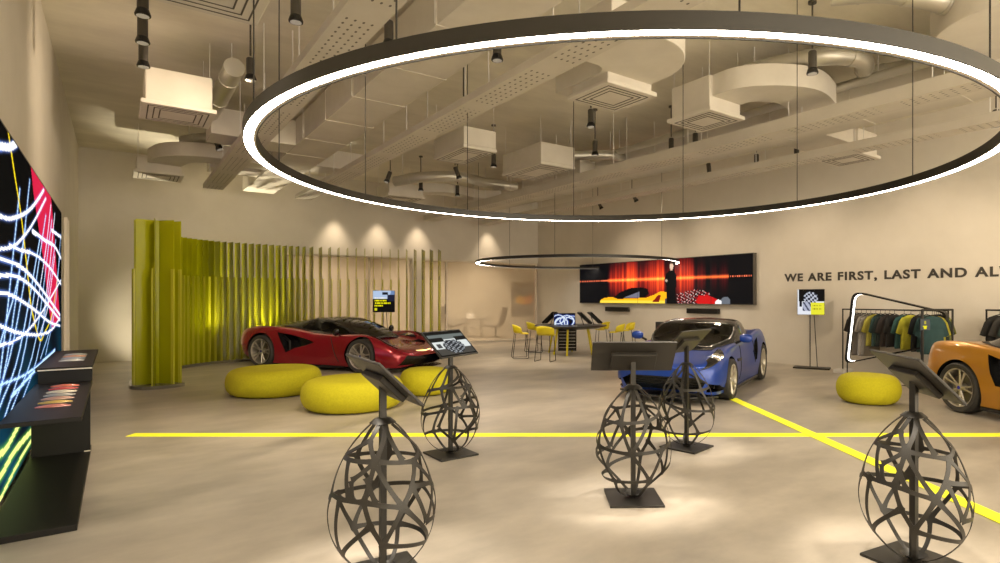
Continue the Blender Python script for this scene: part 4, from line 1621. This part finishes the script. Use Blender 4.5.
cassette('boxed air unit nearest the LED wall, behind the three spotlights', .70, 10.15, .80, .85, 4.32, 4.78)
cassette('low boxed air unit in the top left corner of the ceiling', .62, 5.80, .85, .95, 4.32, 4.70)
cassette('air unit hanging in front of the back wall, left corner', .72, 15.5, .80, .80, 4.32, 4.60)
cassette('air unit with louvres under the rounded duct, centre of the ring', 5.28, 5.77, .78, .72, 4.33, 4.60)
cassette('air unit with louvres at the start of the arched duct', 7.12, 5.68, .72, .72, 4.33, 4.80)
cassette('long air unit over the round table, with a pipe on its right', 7.16, 10.15, .86, 1.45, 4.33, 4.72, .02)
cassette('air unit tucked against the second perforated tray', 5.17, 9.7, .66, 1.2, 4.30, 4.62, .02)
cassette('air unit with louvres near the lettered wall', 11.3, 5.6, .75, .75, 4.33, 4.75)
cassette('far air unit before the back wall, above the glass', 6.1, 15.1, .95, .9, 4.32, 4.62)

plenum('curved flat duct leaving the air unit in the left corner', bend([(.8, 15.0), (1.0, 14.3), (1.5, 14.0), (2.65, 14.0)], .62), 4.46, 4.74)
plenum('broad flat duct with a rounded corner in the middle of the ring', [(3.98, 4.35), (4.6, 4.35)] + arc(4.75, 5.2, .90, -80, 0, 12, .85) + [(5.66, 6.44), (4.84, 6.44), (4.84, 5.55)] + arc(4.64, 5.55, .2, 0, -90, 6) + [(3.98, 5.35)], 4.43, 4.66)
plenum('arched flat duct curving right under the ceiling', bend([(7.15, 5.34), (7.2, 4.95), (7.75, 4.62), (8.4, 4.72), (8.9, 4.98)], .66), 4.50, 4.80)
plenum('huge rounded duct cut off by the top right corner', arc(7.9, 2.0, .95, 90, 270, 18, .85) + [(10.2, 1.15), (10.2, 2.85)], 4.50, 4.88)
plenum('flat curved duct in front of the far air unit', bend([(6.6, 15.0), (7.3, 14.6), (8.2, 14.9), (8.95, 14.6)], .5), 4.46, 4.70)


def pipe(label, pts, r, collars=()):
    P = [R(b, a, z) for b, a, z in pts]
    base = P[0].copy()
    o = thing('round_pipe', label, 'pipe', base)
    c = catmull([p - base for p in P], 7)
    MB().tube(c, r, 18).build('pipe_run', M['pipe'], o, True, angle=50)
    for i in range(4, len(c) - 3, 7):
        d = (c[i + 1] - c[i - 1]).normalized()
        MB().cyl(c[i] - d * .015, c[i] + d * .015, r * 1.07, 18).build('pipe_collar', M['pipe'], o, True, angle=40)
    for q in (2, len(c) - 3):
        MB().cyl(c[q] + Vector((0, 0, r * .8)), Vector((c[q].x, c[q].y, CEIL - base.z)), .008, 5).build('hanger_rod', M['white'], o)


pipe('short round pipe standing out beside the left air unit', [(1.32, 9.3, 4.86), (1.32, 10.2, 4.84), (1.30, 11.2, 4.80), (1.28, 11.9, 4.80)], .135)
pipe('silver round pipe with two bends at the right of the ring', [(7.45, 5.2, 4.94), (7.55, 4.75, 4.94), (7.80, 4.15, 4.93), (8.30, 3.92, 4.93), (8.85, 4.1, 4.92), (9.25, 3.8, 4.98), (9.45, 2.9, 5.0), (9.5, 2.0, 5.0)], .125)
pipe('thin round pipe joining the long air unit over the table', [(7.6, 9.75, 4.62), (8.0, 9.6, 4.66), (8.5, 9.4, 4.70), (8.95, 9.4, 4.70)], .10)
pipe('curved round pipe near the back wall above the glass', [(5.6, 14.2, 4.55), (6.1, 13.6, 4.62), (6.9, 13.2, 4.66), (7.7, 13.3, 4.62), (8.6, 13.2, 4.6)], .13)
pipe('round pipe lying over the curved duct in the left corner', [(1.1, 14.6, 4.90), (1.5, 14.35, 4.98), (2.0, 14.3, 5.04), (2.9, 14.3, 5.08)], .13)
pipe('slim pipe running along the right tray', [(8.72, 3.0, 4.78), (8.72, 6.0, 4.78), (8.72, 8.0, 4.78), (8.72, 10.2, 4.78)], .07)
pipe('round pipe stub joining the huge rounded duct', [(6.3, 3.3, 4.95), (6.55, 2.9, 4.9), (6.9, 2.6, 4.82), (7.25, 2.4, 4.74)], .12)


def spot(label, b, a, z=4.42, lean=(0, 0), r=.05, L=.25):
    t = thing('ceiling_spotlight', label, 'spotlight', R(b, a, CEIL), 0, 'black ceiling spotlights')
    top = z + L - CEIL
    d = Vector((lean[0], lean[1], -1)).normalized()
    p = Vector((0, 0, top))
    MB().cyl((0, 0, 0), (0, 0, top + .03), .012, 8).cyl((0, 0, 0), (0, 0, -.03), .05, 14).build('stem', M['spotbody'], t)
    b_ = MB().tube([p, p + d * .012, p + d * (L - .03), p + d * L], [r * .8, r, r, r * 1.02], 18)
    body = b_.build('lamp_body', M['spotbody'], t, True, angle=40)
    MB().tube([p + d * (L * .86), p + d * (L + .02), p + d * (L + .035)], [r * 1.05, r * 1.42, r * 1.36], 18).build('collar', M['gloss'], body, True, angle=40)
    MB().cyl(p + d * (L + .033), p + d * (L + .038), r * 1.1, 16).build('lens', M['lens'], body)


SPOTS = [('black spotlight nearest us in the row of three by the LED wall', .20, 7.05, 0, 0), ('black spotlight in the middle of the row of three by the LED wall', .22, 7.80, 0, 0), ('black spotlight at the far end of the row of three by the LED wall', .25, 8.60, 0, 0),
         ('black spotlight just left of the huge ring, beside the round pipe', 1.36, 8.3, 0, 0), ('black spotlight at the edge of the left perforated tray, top of the picture', 1.74 - .3, 6.28, 0, 0), ('black spotlight between the left tray and the square duct', 2.40, 6.26, 0, 0),
         ('black spotlight peeking out right under the near arc of the ring', 3.40 + .16, 5.87, 0, 0), ('black spotlight hanging before the bent silver pipe', 6.90, 3.86, 0, 0), ('black spotlight below the grille at the centre of the ring', 6.16, 7.23, 0, 0),
         ('black spotlight left of two, under the arched duct unit', 7.45, 8.62, 0, 0), ('black spotlight right of two, under the arched duct unit', 8.5, 7.6, 0, 0), ('black spotlight cut off at the right edge inside the ring', 11.44, 3.26, 0, 0),
         ('tilted black spotlight far back above the left of the glass', 5.30, 13.73, -.3, -.2), ('upright black spotlight far back beside the tilted one', 6.30, 14.2, 0, 0), ('strongly tilted black spotlight before the far air unit', 6.31, 12.3, .35, .2),
         ('black spotlight glowing just under the far air unit', 7.41, 14.3, 0, 0), ('small black spotlight beside the second perforated tray', 4.25, 8.0, .1, .2), ('tilted black spotlight before the red picture wall', 12.1, 13.87, .5, .1),
         ('tiny black spotlight seen against the wall above the red picture', 12.0, 12.24, .6, .2), ('black spotlight over the middle of the right tray', 8.60, 7.1, 0, 0), ('leftmost of three black spotlights along the outermost tray', 10.75, 8.5, .1, 0), ('middle one of three black spotlights along the outermost tray', 10.9, 7.35, 0, 0),
         ('rightmost of three black spotlights along the outermost tray', 11.1, 6.55, 0, 0), ('black spotlight leaning over the left corner duct', 1.45, 12.66, .4, .1), ('small black spotlight at the corner of the long air unit', 6.40, 10.7, 0, 0)]
for (lb, b, a, lx, ly) in SPOTS:
    spot(lb, b, a, lean=(lx, ly), z=4.42)


# ------------------------------------------------------------------ light
WARM = (1, .79, .55)
NEUT = (1, .88, .72)


def lamp(x, y, z, tx, ty, tz, watt, deg, blend=.6, col=WARM, rad=.06):
    l = bpy.data.lights.new('spot_lamp', 'SPOT')
    l.energy = watt
    l.spot_size = math.radians(deg)
    l.spot_blend = blend
    l.color = col
    l.shadow_soft_size = rad
    o = bpy.data.objects.new('spot_lamp', l)
    COL.objects.link(o)
    o.location = (x, y, z)
    o.rotation_euler = Vector((tx - x, ty - y, tz - z)).to_track_quat('-Z', 'Y').to_euler()


for (x, y) in ((-1.0, 3.36), (-1.08, 5.96), (.615, 4.64), (1.40, 6.24), (2.17, 3.53)):
    for (dx, dy) in ((-1.0, -.45), (1.0, .45)):
        lamp(x + dx, y + dy, 4.4, x, y, 0, 470, 21, 1., NEUT, .16)
p, q = R(1.36, 8.3, 4.36), R(BL, 10.6, 3.9)
lamp(p.x, p.y, p.z, q.x, q.y, q.z, 130, 110, 1.)
# pools on the floor and washes on the walls from the ceiling spots
for (b, a, tx, ty, tz, w, dg) in ((1.3, 8.3, -5.2, 12.9, .2, 500, 60), (7.41, 14.3, .2, 15.6, 0, 420, 50), (6.31, 12.3, -.9, 14.4, 0, 420, 48), (10.75, 8.5, 4.4, 9.9, 0, 500, 50), (8.5, 7.6, 2.4, 10.4, .4, 500, 46), (11.1, 6.5, 6.6, 7.6, .4, 420, 52),
                                   (2.4, 6.26, -2.5, 7.6, 0, 380, 70), (6.16, 7.23, .8, 9.2, 0, 380, 70), (.25, 7.8, -4.6, 6.6, 0, 300, 70), (1.36, 8.3, -7.4, 10.9, 1.7, 420, 40), (2.4, 6.26, -8.0, 14.6, 1.6, 600, 44)):
    p = R(b, a, 4.36)
    lamp(p.x, p.y, p.z, tx, ty, tz, w * .62, dg, 1.)
for (b, a, z) in ((10.6, 12.6, 1.7), (10.6, 10.0, 1.7), (10.6, 7.3, 1.7), (10.6, 4.7, 1.7), (10.6, 2.4, 1.7)):
    p, q = R(b, a, 4.02), R(BR, a, z)
    lamp(p.x, p.y, p.z, q.x, q.y, q.z, 92, 100, 1.)
for b in (5.3, 6.65, 8.0, 10.7):
    p, q = R(b, AK - .42, 4.55), R(b, AK - .05, 0)
    lamp(p.x, p.y, p.z, q.x, q.y, q.z, 115, 64, 1.)
for (b, a) in ((9.5, 20.3), (12.5, 20.3), (6, 20.4)):
    p = R(b, a, 4.6)
    lamp(p.x, p.y, p.z, p.x, p.y, 0, 700, 120, .9)


def uplight(label, x, y, tx, ty, tz, w, deg=60):
    t = thing('floor_uplight', label, 'uplight', (x, y, 0), 0, 'uplights behind the fin screen')
    MB().lathe([(.001, 0), (.07, 0), (.075, .02), (.07, .11), (.055, .11), (.05, .09), (.001, .09)], 20).build('housing', M['black'], t, True)
    MB().cyl((0, 0, .09), (0, 0, .095), .048, 16).build('lens', M['lens'], t)
    lamp(x, y, .13, tx, ty, tz, w, deg, .7, (1, .86, .6), .05)


uplight('small black uplight glowing through the fins near the left bend', -8.98, 14.50, -8.55, 14.25, 1.9, 520)
uplight('small black uplight glowing through the fins behind the red tail', -8.12, 15.62, -7.75, 15.28, 1.9, 520)
uplight('small black uplight between the LED wall corner and the fin screen', -9.35, 13.45, -10.2, 14.9, .8, 110, 75)

w = bpy.data.worlds.new('world')
SC.world = w
w.use_nodes = True
w.node_tree.nodes['Background'].inputs[0].default_value = (1, .86, .65, 1)
w.node_tree.nodes['Background'].inputs[1].default_value = 3.3

vs_ = SC.view_settings
vs_.view_transform = 'Standard'
vs_.look = 'None'
vs_.gamma = 1
vs_.use_curve_mapping = False
vs_.exposure = .64
cy = SC.cycles
cy.max_bounces = 10
cy.diffuse_bounces = 6
cy.glossy_bounces = 4
cy.transparent_max_bounces = 32
cy.sample_clamp_indirect = 6
cy.caustics_reflective = False
cy.caustics_refractive = False
cy.use_denoising = True


# ------------------------------------------------------------------ camera
cam = bpy.data.cameras.new('camera')
co = bpy.data.objects.new('camera', cam)
COL.objects.link(co)
co.location = (0, 0, EYE)
co.rotation_euler = (PI / 2, 0, 0)
cam.sensor_width = 36
cam.lens = 36 * .582
cam.shift_x = -.056
cam.shift_y = .0165
cam.clip_start = .05
SC.camera = co
